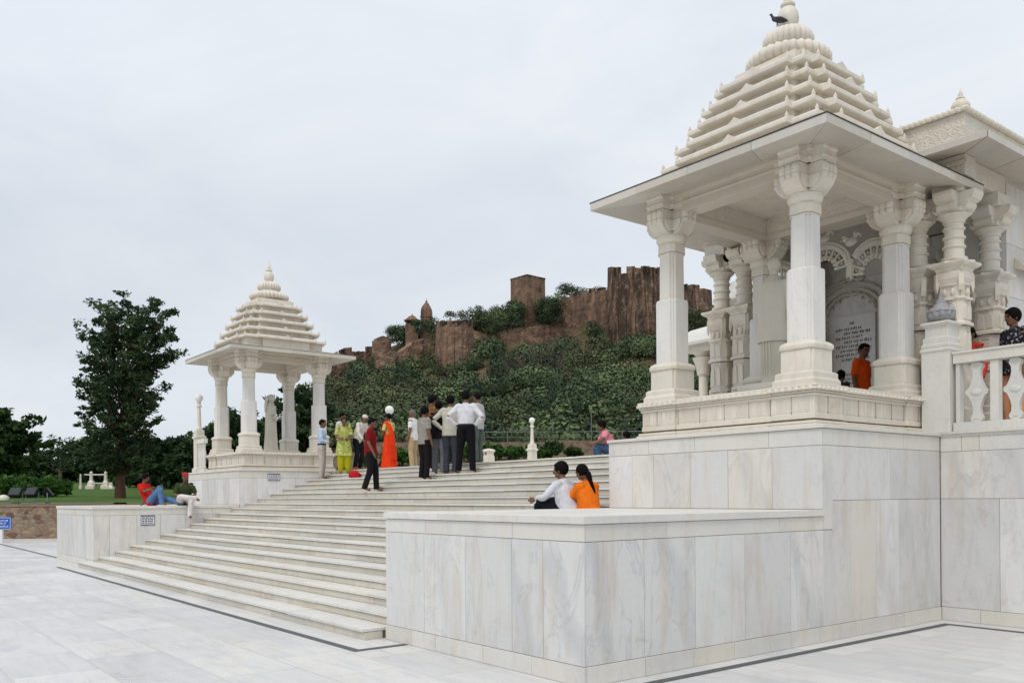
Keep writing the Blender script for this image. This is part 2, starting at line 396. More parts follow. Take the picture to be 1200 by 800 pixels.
# ------------------------------------------------------------------ side walls of the stair with the plinth of each pavilion
INS = .010
def cladwall(mb_rows_front, mb_rows_side, x0, x1): pass
def side_wall(x0, x1, facing, name, label):
    """x1: end that faces +x.  low wing y 0..3.63 to z 1.40, coping to 1.475; block y 3.63..6.36 to 2.39"""
    e = empty(name, ((x0 + x1) / 2, 3, 0), label=label, cat='stone wall')
    B = Vector(e.location)
    def fin(mb, nm, mat, **k):
        o = mb.build(nm, mat, None, B, **k); o.parent = e; o.location = (0, 0, 0); return o
    core = MB()
    core.box(x0 + INS, x1 - INS, INS, 3.7, 0, 1.402); core.box(x0 + INS, x1 - INS, 3.63 + INS, 6.42, 0, 2.392)
    fin(core, 'core', M['grout'])
    W = MB(); T = MB()
    right = facing == 'right'
    if right:
        jf = [-3.38, -2.56, -1.78, -1.01, -.55, 0]; js = [TK + .002, .75, 1.46, 2.23, 3.02, 3.64]
        bf = [-3.38, -2.52, -2.09, -.99, 0]; bs = [TK + .002, 1.05, 2.82, 3.64]
        kf = [-3.38, -2.8, -2.33, -1.47, -.71, 0]; ks = [TK + .002, .75, 1.42, 2.04, 3.0, 3.55, 4.42, 5.4, 6.34]
        pf = [-3.38, -2.93, -2.53, -1.9, -1.3, -.66, 0]
    else:
        jf = spread(x0, x1, .8); js = [TK + .002, .37, 1.01, 1.58, 2.2, 2.9, 3.64]
        bf = spread(x0, x1, 1.1); bs = spread(TK + .002, 3.64, 1.0); kf = spread(x0, x1, .8); ks = spread(TK + .002, 6.34, .8)
        pf = spread(x0, x1, .6)
    clad(W, 'y', 0, -1, [(.172, 1.25, jf)]); clad(T, 'y', 0, -1, [(1.25, 1.402, bf)]); clad(T, 'y', -.012, -1, [(0, .172, kf)], tk=TK + .012, ext1=.012)
    clad(W, 'x', x1, 1, [(.172, 1.25, js)]); clad(T, 'x', x1, 1, [(1.25, 1.402, bs)]); clad(T, 'x', x1 + .012, 1, [(0, .172, ks)], tk=TK + .012)
    clad(W, 'x', x0, -1, [(0, 1.402, spread(TK + .002, 6.34, 1.2))])
    # block
    clad(W, 'y', 3.63, -1, [(1.478, 2.20, pf)]); clad(T, 'y', 3.63, -1, [(2.20, 2.39, spread(x0, x1, .85))])
    y0 = 3.63 + TK + .002
    if right:
        clad(T, 'x', x1 + .003, 1, [(1.252, 2.20, [3.642, 3.83])], tk=TK + .003)
        clad(W, 'x', x1, 1, [(1.58, 2.20, [3.83, 5.1, 6.34]), (.172, 1.58, [3.83, 4.21, 4.77, 5.29, 5.95, 6.34]), (.172, 1.25, [3.64, 3.83])])
    else:
        clad(W, 'x', x1, 1, [(1.40, 2.20, spread(y0, 6.34, .55)), (.172, 1.4, spread(y0, 6.34, .6))])
    clad(T, 'x', x1, 1, [(2.20, 2.39, spread(y0, 6.34, .8))])
    clad(W, 'x', x0, -1, [(1.45, 2.39, spread(y0, 6.34, .8))])
    fin(W.merge(T, 1), 'wall_panel', [M['wall'], M['coping']], bevel=.0013)
    K = MB()
    js_ = spread(x0 - .02, x1 + .022, 1.25)
    for a, b_ in zip(js_[:-1], js_[1:]): K.box(a + .0015, b_ - .0015, -.022, 3.628, 1.404, 1.476, rc())
    K.box(x0 - .018, x1 + .024, 3.607, 6.338, 2.392, 2.434, rc())
    fin(K, 'coping', M['coping'], bevel=.004)
    return e
side_wall(XR, 0.0, 'right', 'marble_side_wall', 'near white marble slab wall with veined panels beside the right end of the stairs')
lw = side_wall(XLO, XL, 'left', 'marble_side_wall', 'far white marble slab wall at the left end of the stairs, with a small notice')

# terrace behind and the tall wall that closes the corner on the right
T0 = ny(19) + .36
tr = MB(); tr.box(XLO, 16, 6.40, 30, .02, 2.405)
core = tag(tr.build('terrace', M['grout']), kind='structure')
tr = MB()
xs = spread(XLO + .01, 16, 2.4)
for a, b_ in zip(xs[:-1], xs[1:]): tr.box(a + .002, b_ - .002, 6.345, 30, 2.384, 2.413, rc())
tag(tr.build('terrace_paving', M['tread']), kind='structure')
e = empty('terrace_wall', (4, 6.4, 0), label='tall marble slab wall under the balustrade, closing the plaza corner on the right', cat='stone wall')
W = MB(); T = MB(); cr = MB()
clad(W, 'y', 6.36, -1, [(.172, 1.58, [0, .73, 1.5, 2.3, 3.1, 4, 5, 6, 7]), (1.58, 2.19, [0, 1.25, 2.6, 4, 5.5, 7])])
clad(T, 'y', 6.36, -1, [(2.19, 2.39, [0, .27, .49, 1.4, 2.5, 4, 5.5, 7])]); clad(T, 'y', 6.348, -1, [(0, .172, [0.013, .5, 1.1, 2, 3, 4, 5, 6, 7])], tk=.03)
for q in (.29, .47): T.mat = 1
cr.box(0.0, 7, 6.36 + INS, 6.7, 0, 2.38)
T.mat = 0
T.box(.026, 7, 6.33, 6.60, 2.414, 2.445, rc())
T.mi = [0] * len(T.f)
for mb, nm, mt in ((W.merge(T, 1), 'wall_panel', [M['wall'], M['coping']]), (cr, 'core', M['grout'])):
    o = mb.build(nm, mt, None, e.location, bevel=.0012 if nm != 'core' else 0); o.parent = e; o.location = (0, 0, 0)

# ------------------------------------------------------------------ domed pavilion (built round its own origin, floor frame z as in the world)
def cross_plan(a, w, d):
    """square of half width a whose corners step back by d outside the central half width w"""
    b = a - d
    return [(-w, -a), (w, -a), (w, -b), (b, -b), (b, -w), (a, -w), (a, w), (b, w), (b, b), (w, b), (w, a), (-w, a), (-w, b), (-b, b), (-b, w), (-a, w), (-a, -w), (-b, -w), (-b, -b), (-w, -b)]
def sq(a): return [(-a, -a), (a, -a), (a, a), (-a, a)]
def octo(a, c): return [(-a + c, -a), (a - c, -a), (a, -a + c), (a, a - c), (a - c, a), (-a + c, a), (-a, a - c), (-a, -a + c)]
def stepsq(a, n):  # square with one small notch at each corner
    b = a - n
    return [(-b, -a), (b, -a), (b, -b), (a, -b), (a, b), (b, b), (b, a), (-b, a), (-b, b), (-a, b), (-a, -b), (-b, -b)]

def stepsq2(a, n):
    b = a - n; c = b - n
    q = [(-c, -a), (c, -a), (c, -b), (b, -b), (b, -c), (a, -c)]
    out = []
    for k in range(4):
        cs, sn = [(1, 0), (0, 1), (-1, 0), (0, -1)][k]
        out += [(x * cs - y * sn, x * sn + y * cs) for x, y in q[1:]]
    return out
def column(parent, x, y, s=1.0):
    z = lambda q: q
    sh = MB()
    sh.plan(lambda a: stepsq2(a, .026), [(.182, 3.47), (.182, 4.33), (.172, 4.355)], x, y, rc())
    sh.plan(lambda a: stepsq2(a, .030), [(.150, 4.35), (.146, 5.0)], x, y, rc())
    c = sh.build('column', M['shaft'], parent, bevel=.006)
    pd = MB()
    pd.plan(sq, [(.285, 2.94), (.285, 3.0), (.262, 3.03), (.262, 3.09), (.232, 3.11)], x, y, rc())
    pd.plan(lambda a: stepsq(a, .03), [(.225, 3.10), (.225, 3.37)], x, y, rc())
    pd.plan(lambda a: octo(a, .05), [(.23, 3.37), (.245, 3.385), (.25, 3.42), (.235, 3.45), (.20, 3.475)], x, y, rc())
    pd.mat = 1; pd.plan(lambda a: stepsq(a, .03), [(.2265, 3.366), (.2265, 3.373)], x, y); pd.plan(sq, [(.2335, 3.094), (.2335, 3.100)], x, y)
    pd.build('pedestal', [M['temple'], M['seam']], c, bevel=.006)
    cp = MB()
    cp.plan(lambda a: octo(a, .055), [(.150, 4.98), (.156, 5.0), (.156, 5.115), (.146, 5.13)], x, y, rc())
    cp.lathe([(.15, 5.12), (.19, 5.145), (.212, 5.19), (.205, 5.235), (.18, 5.26)], x, y, 20)
    # four scrolled bracket arms
    prof = [(0, 5.24), (.19, 5.24), (.25, 5.27), (.31, 5.33), (.335, 5.39), (.315, 5.41), (.345, 5.45), (.345, 5.50), (.32, 5.525), (.32, 5.565), (0, 5.565)]
    for k in range(4):
        cp.xf = Matrix.Translation((x, y, 0)) @ Matrix.Rotation(k * PI / 2, 4, 'Z')
        cp.prism([(p, q) for p, q in prof], 'y', -.125, .125, rc())
        for dy in (-.085, 0.0, .085):
            cp.lathe([(.02, 5.37), (.045, 5.385), (.05, 5.42), (.036, 5.435), (.052, 5.455), (.054, 5.51), (.042, 5.535), (.03, 5.55)], .318, dy, 8)
        cp.prism([(.05, 5.28), (.21, 5.28), (.285, 5.36), (.29, 5.42), (.05, 5.42)], 'y', -.155, .155, rc())
    cp.xf = None
    cp.plan(lambda a: cross_plan(a, .145, .15), [(.325, 5.567), (.325, 5.60), (.345, 5.615), (.345, 5.635), (.335, 5.65), (.335, 5.70), (.36, 5.715), (.36, 5.79)], x, y, rc())
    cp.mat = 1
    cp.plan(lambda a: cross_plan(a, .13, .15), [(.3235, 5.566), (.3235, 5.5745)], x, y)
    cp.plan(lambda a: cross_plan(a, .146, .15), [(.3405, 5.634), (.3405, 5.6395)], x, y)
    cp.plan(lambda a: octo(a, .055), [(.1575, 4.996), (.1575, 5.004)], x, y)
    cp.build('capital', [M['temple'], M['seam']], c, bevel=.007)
    return c

def make_pavilion(loc, label):
    e = empty('pavilion', loc, label=label, cat='pavilion', group='domed marble pavilions at the two ends of the stairs')
    # seat wall
    PWL = MB()
    A = 1.33
    floor = MB(); floor.box(-1.30, 1.30, -1.30, 1.08, 2.436, 2.50, rc()); floor.build('floor', M['tread'], e)
    def ring(prof, mb, mb_col=None):
        """three sides (front, left, right) with projecting corner blocks, open towards the temple (+y)"""
        for o, z0, z1 in prof:
            t = .34
            mb.box(-A - o, A + o, -A - o, -A + t, z0, z1, rc())
            mb.box(-A - o, -A + t, -A + t + .001, A + o, z0, z1, rc()); mb.box(A - t, A + o, -A + t + .001, A + o, z0, z1, rc())
            for sx_ in (-1, 1):
                for sy_ in (-1, 1):
                    cx_, cy_ = sx_ * 1.06, sy_ * 1.06
                    h = .302 + o
                    mb.box(cx_ - h, cx_ + h, cy_ - h, cy_ + h, z0 + .0015, z1 - .0015 + (.003 if False else 0), rc())
    ring([(.055, 2.436, 2.475), (.035, 2.477, 2.512), (.0, 2.535, 2.60)], PWL)
    ring([(.012, 2.80, 2.835), (.03, 2.837, 2.862)], PWL)
    PWL.build('seat_wall_moulding', M['temple'], e, bevel=.004)
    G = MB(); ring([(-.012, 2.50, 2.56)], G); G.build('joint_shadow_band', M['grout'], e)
    PN = MB(); ring([(-.008, 2.59, 2.81)], PN)
    # small upright flutes on the frieze
    for k in range(4):
        PN.xf = Matrix.Rotation(k * PI / 2, 4, 'Z')
        if k == 2: continue
        for j in range(34):
            t = -1.30 + 2.60 * (j + .5) / 34
            pr = A - .0045 if abs(t) < .74 else A + .0275
            PN.box(t - .034, t + .034, -pr, -pr + .03, 2.615, 2.785, rc())
    PN.xf = None
    PN.mat = 1
    for k in range(4):
        if k == 2: continue
        PN.xf = Matrix.Rotation(k * PI / 2, 4, 'Z')
        for t in (-.73, -.36, .04, .42, .735): PN.box(t - .0015, t + .0015, -A - .0005, -A + .03, 2.592, 2.808)
        for t in (-1.08, 1.05): PN.box(t - .0015, t + .0015, -A - .0325, -A, 2.592, 2.808)
    PN.xf = None
    PN.build('frieze', [M['frieze'], M['seam']], e, bevel=.0015)
    CN = MB(); ring([(.055, 2.864, 2.905), (.045, 2.907, 2.94)], CN)
    # scalloped lip
    for k in range(4):
        if k == 2: continue
        CN.xf = Matrix.Rotation(k * PI / 2, 4, 'Z')
        n = 30
        for j in range(n):
            t = -1.39 + 2.78 * (j + .5) / n; pr = A + .052 if abs(t) < .76 else A + .088
            CN.ball((t, -pr, 2.885), (.047, .022, .026), 8, 5)
    CN.xf = None
    CN.build('seat_wall_cornice', M['temple'], e, bevel=.004)
    for sx_ in (1, -1):
        for sy_ in (-1, 1): column(e, 1.06 * sx_, 1.06 * sy_)
    # beams
    Bm = MB()
    for k in range(4):
        Bm.xf = Matrix.Rotation(k * PI / 2, 4, 'Z')
        o = 1.06
        Bm.prism([(-o - .13, 5.50), (-o - .13, 5.62), (-o - .15, 5.625), (-o - .15, 5.645), (-o - .14, 5.65), (-o - .14, 5.70), (-o - .19, 5.715), (-o - .19, 5.80), (-o + .19, 5.80), (-o + .19, 5.56), (-o + .14, 5.50)], 'x', -o - .128, o + .128 - .002 * k, rc())
    Bm.xf = None
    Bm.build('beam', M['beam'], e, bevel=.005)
    Fz = MB()
    for k in range(4):
        Fz.xf = Matrix.Rotation(k * PI / 2, 4, 'Z')
        Fz.box(-.86, .86, -.90, -.865, 5.60, 5.93, rc())
    Fz.xf = None
    Fz.build('carved_frieze', M['carved'], e)
    ce = MB(); ce.box(-1.0, 1.0, -1.0, 1.0, 5.93, 5.97, rc())
    ce.plan(lambda a: octo(a, a * .42), [(.66, 5.929), (.60, 5.915), (.5, 5.915)], 0, 0)
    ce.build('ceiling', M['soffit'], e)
    # broad sloping eave made of slabs
    EV = MB(); E0, E1 = 1.86, 1.17
    for k in range(4):
        EV.xf = Matrix.Rotation(k * PI / 2, 4, 'Z')
        cuts = [-1, -.52, -.05, .47, 1]
        for a, b_ in zip(cuts[:-1], cuts[1:]):
            g = .0022
            xa0, xb0 = a * E0 + g, b_ * E0 - g; xa1, xb1 = a * E1 + g, b_ * E1 - g
            dz = random.uniform(-.002, .002)
            vs = [(xa0, -E0, 5.665 + dz), (xb0, -E0, 5.665 + dz), (xb1, -E1, 5.775 + dz), (xa1, -E1, 5.775 + dz), (xa0, -E0, 5.768 + dz), (xb0, -E0, 5.768 + dz), (xb1, -E1, 5.93 + dz), (xa1, -E1, 5.93 + dz)]
            EV.add(vs, [(0, 3, 2, 1), (4, 5, 6, 7), (0, 1, 5, 4), (1, 2, 6, 5), (2, 3, 7, 6), (3, 0, 4, 7)], rc())
    EV.xf = None
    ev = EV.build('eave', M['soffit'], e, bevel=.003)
    dr = MB(); h = E0 + .006
    for k in range(4):
        dr.xf = Matrix.Rotation(k * PI / 2, 4, 'Z'); dr.box(-h, h - .013, -h, -h + .012, 5.769, 5.781)
    dr.xf = None; dr.build('dark_edge_line', M['dark_line'], ev)  # thin dark line along the top edge of the eave fascia
    # tiered pyramid roof
    off = (.08, .06) if loc[0] > -5 else (0, 0)
    TR = MB()
    tiers = [(1.335, 6.235), (1.205, 6.49), (1.075, 6.745), (.945, 7.00), (.815, 7.255)]
    TR.plan(lambda a: cross_plan(a, .62 * 1.13, .085), [(1.22, 5.80), (1.22, 6.14)], 0, 0, rc())
    for i, (a, z) in enumerate(tiers):
        w_ = .66 * a
        fn = lambda q, w_=w_: cross_plan(q, w_, .105)
        TR.plan(fn, [(a - .20, z - .105), (a - .02, z - .112), (a - .002, z - .105), (a, z - .09), (a, z - .062), (a - .006, z - .048), (a - .035, z - .026), (a - .12, z - .008), (a - .32, z + .0)], 0, 0, rc())
        an = (tiers[i + 1][0] if i < 4 else .72)
        TR.plan(lambda q, w_=w_: cross_plan(q, w_ * .88, .105), [(an - .17, z - .03), (an - .17, z + .155)], 0, 0, rc())
        # upturned tips at every salient corner, and a triangular crest in the middle of each face
        pts = cross_plan(a - .025, w_ - .02, .105); n = len(pts)
        for j, (px, py) in enumerate(pts):
            p0 = Vector(pts[j - 1]); p1 = Vector((px, py)); p2 = Vector(pts[(j + 1) % n])
            if (p1 - p0).cross(p2 - p1) > 0:
                TR.loft([[(px + sx_ * r_, py + sy_ * r_, z_) for sx_, sy_ in ((-1, -1), (1, -1), (1, 1), (-1, 1))] for r_, z_ in ((.018, z - .05), (.016, z - .008), (.008, z + .012), (.002, z + .034))])
        for k in range(4):
            TR.xf = Matrix.Rotation(k * PI / 2, 4, 'Z')
            TR.prism([(-.13, z - .05), (.13, z - .05), (.07, z - .02), (.03, z + .004), (0, z + .028), (-.03, z + .004), (-.07, z - .02)], 'y', -a + .004, -a + .07, rc())
        TR.xf = None
    TR.plan(sq, [(.52, 7.25), (.52, 7.385)], 0, 0, rc()); TR.lathe([(.36, 7.36), (.36, 7.50)], 0, 0, 20)
    rf = TR.build('tiered_roof', M['roof'], e, bevel=.006)
    rf.location = (off[0], off[1], 0)
    AM = MB()
    def amal(r, z0, z1, n):
        h_ = z1 - z0; AM.lathe([(r * .80, z0), (r * .95, z0 + h_ * .10), (r, z0 + h_ * .3), (r * .985, z0 + h_ * .5), (r * .88, z0 + h_ * .72), (r * .66, z0 + h_ * .9), (r * .5, z1)], 0, 0, n * 6, None, n, .11)
    amal(.575, 7.47, 7.72, 30); AM.lathe([(.30, 7.70), (.27, 7.78)], 0, 0, 24); amal(.345, 7.76, 8.02, 24)
    AM.build('ribbed_disc', M['roof'], rf, smooth=True, angle=50)
    FN = MB(); FN.lathe([(.05, 8.0), (.10, 8.04), (.135, 8.10), (.148, 8.17), (.135, 8.25), (.09, 8.315), (.07, 8.33), (.095, 8.345), (.10, 8.365), (.08, 8.385), (.055, 8.395), (.06, 8.42), (.05, 8.46), (.02, 8.56), (.003, 8.66)], 0, 0, 24)
    FN.build('finial', M['temple'], rf, smooth=True)
    return e

PC = (-1.62, 5.25); PL = (-19.22, 5.25)
pav = make_pavilion((PC[0], PC[1], 0), 'near marble pavilion with tiered pyramid roof, tall fluted columns and wide eave')
copy_tree(pav, (PL[0], PL[1], 0), None, 'distant marble pavilion with tiered pyramid roof at the left end of the stairs')
for o in bpy.data.objects:
    if o.parent and o.parent.name == 'pavilion.001' and o.name.startswith('tiered_roof'): o.location = (0, 0, 0)

# ------------------------------------------------------------------ statues in the pavilions
def statue_coat(loc, rz, label):
    e = empty('statue', loc, rz, label, 'statue')
    b = MB()
    lat = (1, 0, 0)
    # legs and dhoti below the coat
    b.tube([(0, 0, 3.18), (0, 0, 3.35), (0, .0, 3.75), (0, 0, 4.0)], [(.17, .15), (.16, .13), (.19, .14), (.21, .15)], 20, lat, sub=4)
    for k in range(9):
        a = -1.2 + k * .3; b.tube([(.15 * math.sin(a), -.13 * math.cos(a), 3.19), (.17 * math.sin(a), -.145 * math.cos(a), 3.8)], [.012, .014], 6)
    fig = b.build('legs', M['statue'], e, smooth=True, angle=60)
    c = MB()
    c.tube([(0, .0, 3.78), (0, 0, 3.80), (0, 0, 4.1), (0, .0, 4.4), (0, .02, 4.57), (0, .03, 4.66), (0, .03, 4.72)], [(.215, .17), (.225, .18), (.215, .17), (.235, .16), (.215, .14), (.11, .10), (.06, .06)], 24, lat, sub=4)
    for s in (-1, 1): c.tube([(s * .17, .02, 4.60), (s * .235, .03, 4.35), (s * .25, .08, 4.05), (s * .16, .20, 4.0)], [.075, .068, .058, .045], 12, sub=4)
    c.build('coat', M['statue'], e, smooth=True, angle=60)
    h = MB(); h.tube([(0, .03, 4.68), (0, .035, 4.78)], [.055, .058], 12); h.ball((0, .045, 4.865), (.085, .10, .115), 16, 12)
    for s in (-1, 1): h.ball((s * .085, .05, 4.86), (.015, .022, .032), 6, 5)
    h.prism([(.13, 4.84), (.165, 4.845), (.14, 4.885)], 'x', -.012, .012)
    h.build('head', M['statue'], e, smooth=True)
    p = MB(); p.plan(sq, [(.36, 2.502), (.36, 2.60), (.32, 2.62), (.32, 3.08), (.35, 3.10), (.35, 3.17), (.30, 3.182)], 0, 0, rc()); p.build('base', M['shaft'], e, bevel=.006)
    return e
def statue_robe(loc, rz, label):
    e = empty('statue', loc, rz, label, 'statue')
    lat = (1, 0, 0)
    c = MB()
    c.tube([(0, 0, 3.05), (0, 0, 3.08), (0, 0, 3.6), (0, 0, 4.0), (0, 0, 4.3), (0, .0, 4.42), (0, .01, 4.48)], [(.25, .2), (.26, .21), (.21, .17), (.20, .16), (.215, .15), (.13, .11), (.08, .08)], 24, lat, sub=4)
    for s in (-1, 1): c.tube([(s * .17, .02, 4.36), (s * .22, .04, 4.1), (s * .17, .17, 3.95)], [.07, .062, .045], 12, sub=4)
    for k in range(13):
        a = k * 2 * PI / 13; c.tube([(.245 * math.sin(a), .195 * math.cos(a), 3.06), (.20 * math.sin(a), .16 * math.cos(a), 3.7)], [.016, .008], 6)
    c.build('robe', M['statue'], e, smooth=True, angle=60)
    h = MB(); h.tube([(0, .01, 4.42), (0, .02, 4.52)], [.06, .06], 12); h.ball((0, .02, 4.60), (.095, .11, .12), 16, 12)
    h.tube([(0, -.09, 4.62), (0, -.13, 4.45), (0, -.14, 4.2)], [(.10, .05), (.13, .05), (.17, .04)], 16, lat, sub=3)
    h.prism([(.12, 4.575), (.15, 4.58), (.125, 4.62)], 'x', -.012, .012)
    h.build('veiled_head', M['statue'], e, smooth=True)
    p = MB(); p.plan(sq, [(.33, 2.502), (.33, 2.6), (.29, 2.62), (.29, 2.98), (.32, 3.0), (.32, 3.05)], 0, 0, rc()); p.build('base', M['shaft'], e, bevel=.006)
    return e
statue_coat((-1.83, 5.32, 0), rad(0), 'stone statue of a man in a long coat seen from behind inside near pavilion')
statue_robe((-19.28, 5.30, 0), rad(-20), 'stone statue in a long robe standing between the columns of the distant pavilion')

# ------------------------------------------------------------------ balustrade right of the near pavilion
e = empty('balustrade', (1.5, 6.47, 2.445), label='white marble balustrade with vase-shaped balusters, beside the near pavilion', cat='balustrade')
EB = Vector(e.location)
def sub(mb, nm, mat, par=e, **k):
    o = mb.build(nm, mat, None, EB, **k); o.parent = par; o.location = (0, 0, 0); return o
r = MB(); r.prism([(6.385, 3.325), (6.385, 3.44), (6.365, 3.45), (6.365, 3.475), (6.575, 3.475), (6.575, 3.45), (6.555, 3.44), (6.555, 3.325)], 'x', .155, 7, rc())
sub(r, 'top_rail', M['coping'], bevel=.004)
r = MB(); r.box(.155, 7, 6.385, 6.555, 2.447, 2.56, rc()); sub(r, 'bottom_rail', M['coping'], bevel=.004)
xs = [.18, .655, 1.13, 1.605, 2.08, 2.555, 3.03, 3.5]
for i, x in enumerate(xs):
    p = MB(); w0 = .05 if i else .022
    p.box(x - (.0 if i == 0 else .05), x + .05, 6.41, 6.53, 2.562, 3.323, rc()); sub(p, 'upright', M['coping'], bevel=.003)
half = [(.035, 0), (.07, .02), (.075, .06), (.05, .10), (.045, .17), (.06, .24), (.085, .30), (.10, .33), (.135, .355), (.14, .38), (.135, .405), (.10, .43), (.085, .46), (.06, .52), (.045, .59), (.05, .66), (.075, .70), (.07, .74), (.035, .762)]
for i in range(7):
    cx_ = (xs[i] + xs[i + 1]) / 2 + (.0 if i else .012)
    o_ = [(cx_ + a, 2.561 + z * .998) for a, z in half] + [(cx_ - a, 2.561 + z * .998) for a, z in half[::-1]]
    p = MB()
    n = len(half)
    for q in range(n - 1):   # quads keep the concave outline clean
        (a0, z0), (a1, z1) = half[q], half[q + 1]
        z0 = 2.561 + z0 * .998; z1 = 2.561 + z1 * .998
        p.add([(cx_ - a0, 6.435, z0), (cx_ + a0, 6.435, z0), (cx_ + a1, 6.435, z1), (cx_ - a1, 6.435, z1), (cx_ - a0, 6.505, z0), (cx_ + a0, 6.505, z0), (cx_ + a1, 6.505, z1), (cx_ - a1, 6.505, z1)], [(0, 1, 2, 3), (4, 7, 6, 5), (0, 3, 7, 4), (1, 5, 6, 2)], (.4, .3, .3))
    for zz_ in (2.60, 3.27):
        p.prism([(cx_ - .028, zz_), (cx_ + .028, zz_), (cx_, zz_ + .02 * (1 if zz_ < 3 else -1))], 'y', 6.428, 6.434, (.4, .3, .3))
    p.ball((cx_, 6.432, 2.561 + .38), (.07, .012, .045), 10, 6)
    sub(p, 'baluster', M['coping'])
p = MB(); p.plan(sq, [(.185, 2.436), (.185, 3.50), (.20, 3.515), (.20, 3.54), (.18, 3.56)], -.045, 6.51, rc())
p.plan(sq, [(.185, 3.562), (.185, 3.60), (.17, 3.62), (.17, 3.69), (.15, 3.70), (.15, 3.83), (.17, 3.85), (.19, 3.87), (.19, 3.895), (.14, 3.91)], -.045, 6.51, rc())
sub(p, 'end_post', M['coping'], bevel=.005)
p = MB(); p.lathe([(.06, 3.91), (.10, 3.92), (.155, 3.955), (.178, 4.00), (.176, 4.035)], -.05, 6.51, 72, None, 12, .07); p.lathe([(.176, 4.036), (.182, 4.045), (.176, 4.055), (.15, 4.085), (.10, 4.125), (.07, 4.16), (.075, 4.175), (.04, 4.20), (.035, 4.24), (.004, 4.30)], -.05, 6.51, 24)
m = plain('weathered_grey_marble', (.34, .34, .35), .7, .3, 20); M['greymarble'] = m
sub(p, 'stone_pot', m, smooth=True)

# balustrade and lamp standards left
def lamp_post(loc, ball, label, short=False, group='marble lamp posts with white globes', h=1.0):
    """loc = foot; ball radius; marble pillar, turned shaft and a globe"""
    e = empty('lamp_post', loc, 0, label, 'lamp post', group)
    p = MB(); p.plan(sq, [(.17, 0), (.17, .12), (.13, .14), (.13, 1.02 * h), (.165, 1.04 * h), (.165, 1.10 * h), (.125, 1.12 * h), (.12, 1.28 * h), (.09, 1.30 * h)], 0, 0, rc()); p.build('pedestal', M['temple'], e, bevel=.006)
    p = MB(); p.lathe([(.09, 1.28 * h), (.105, 1.33 * h), (.07, 1.38 * h), (.062, 1.5 * h), (.052, 1.9 * h), (.05, 1.98 * h), (.085, 2.0 * h), (.085, 2.03 * h), (.055, 2.06 * h), (.05, 2.12 * h), (.08, 2.14 * h), (.05, 2.16 * h)], 0, 0, 14)
    p.build('shaft', M['temple'], e, smooth=True)
    p = MB(); p.ball((0, 0, 2.15 * h + ball), ball, 16, 12); p.build('globe', M['globe'], e, smooth=True)
    return e
M['globe'] = plain('opal_globe', (.80, .80, .77), .3, .03, 5)

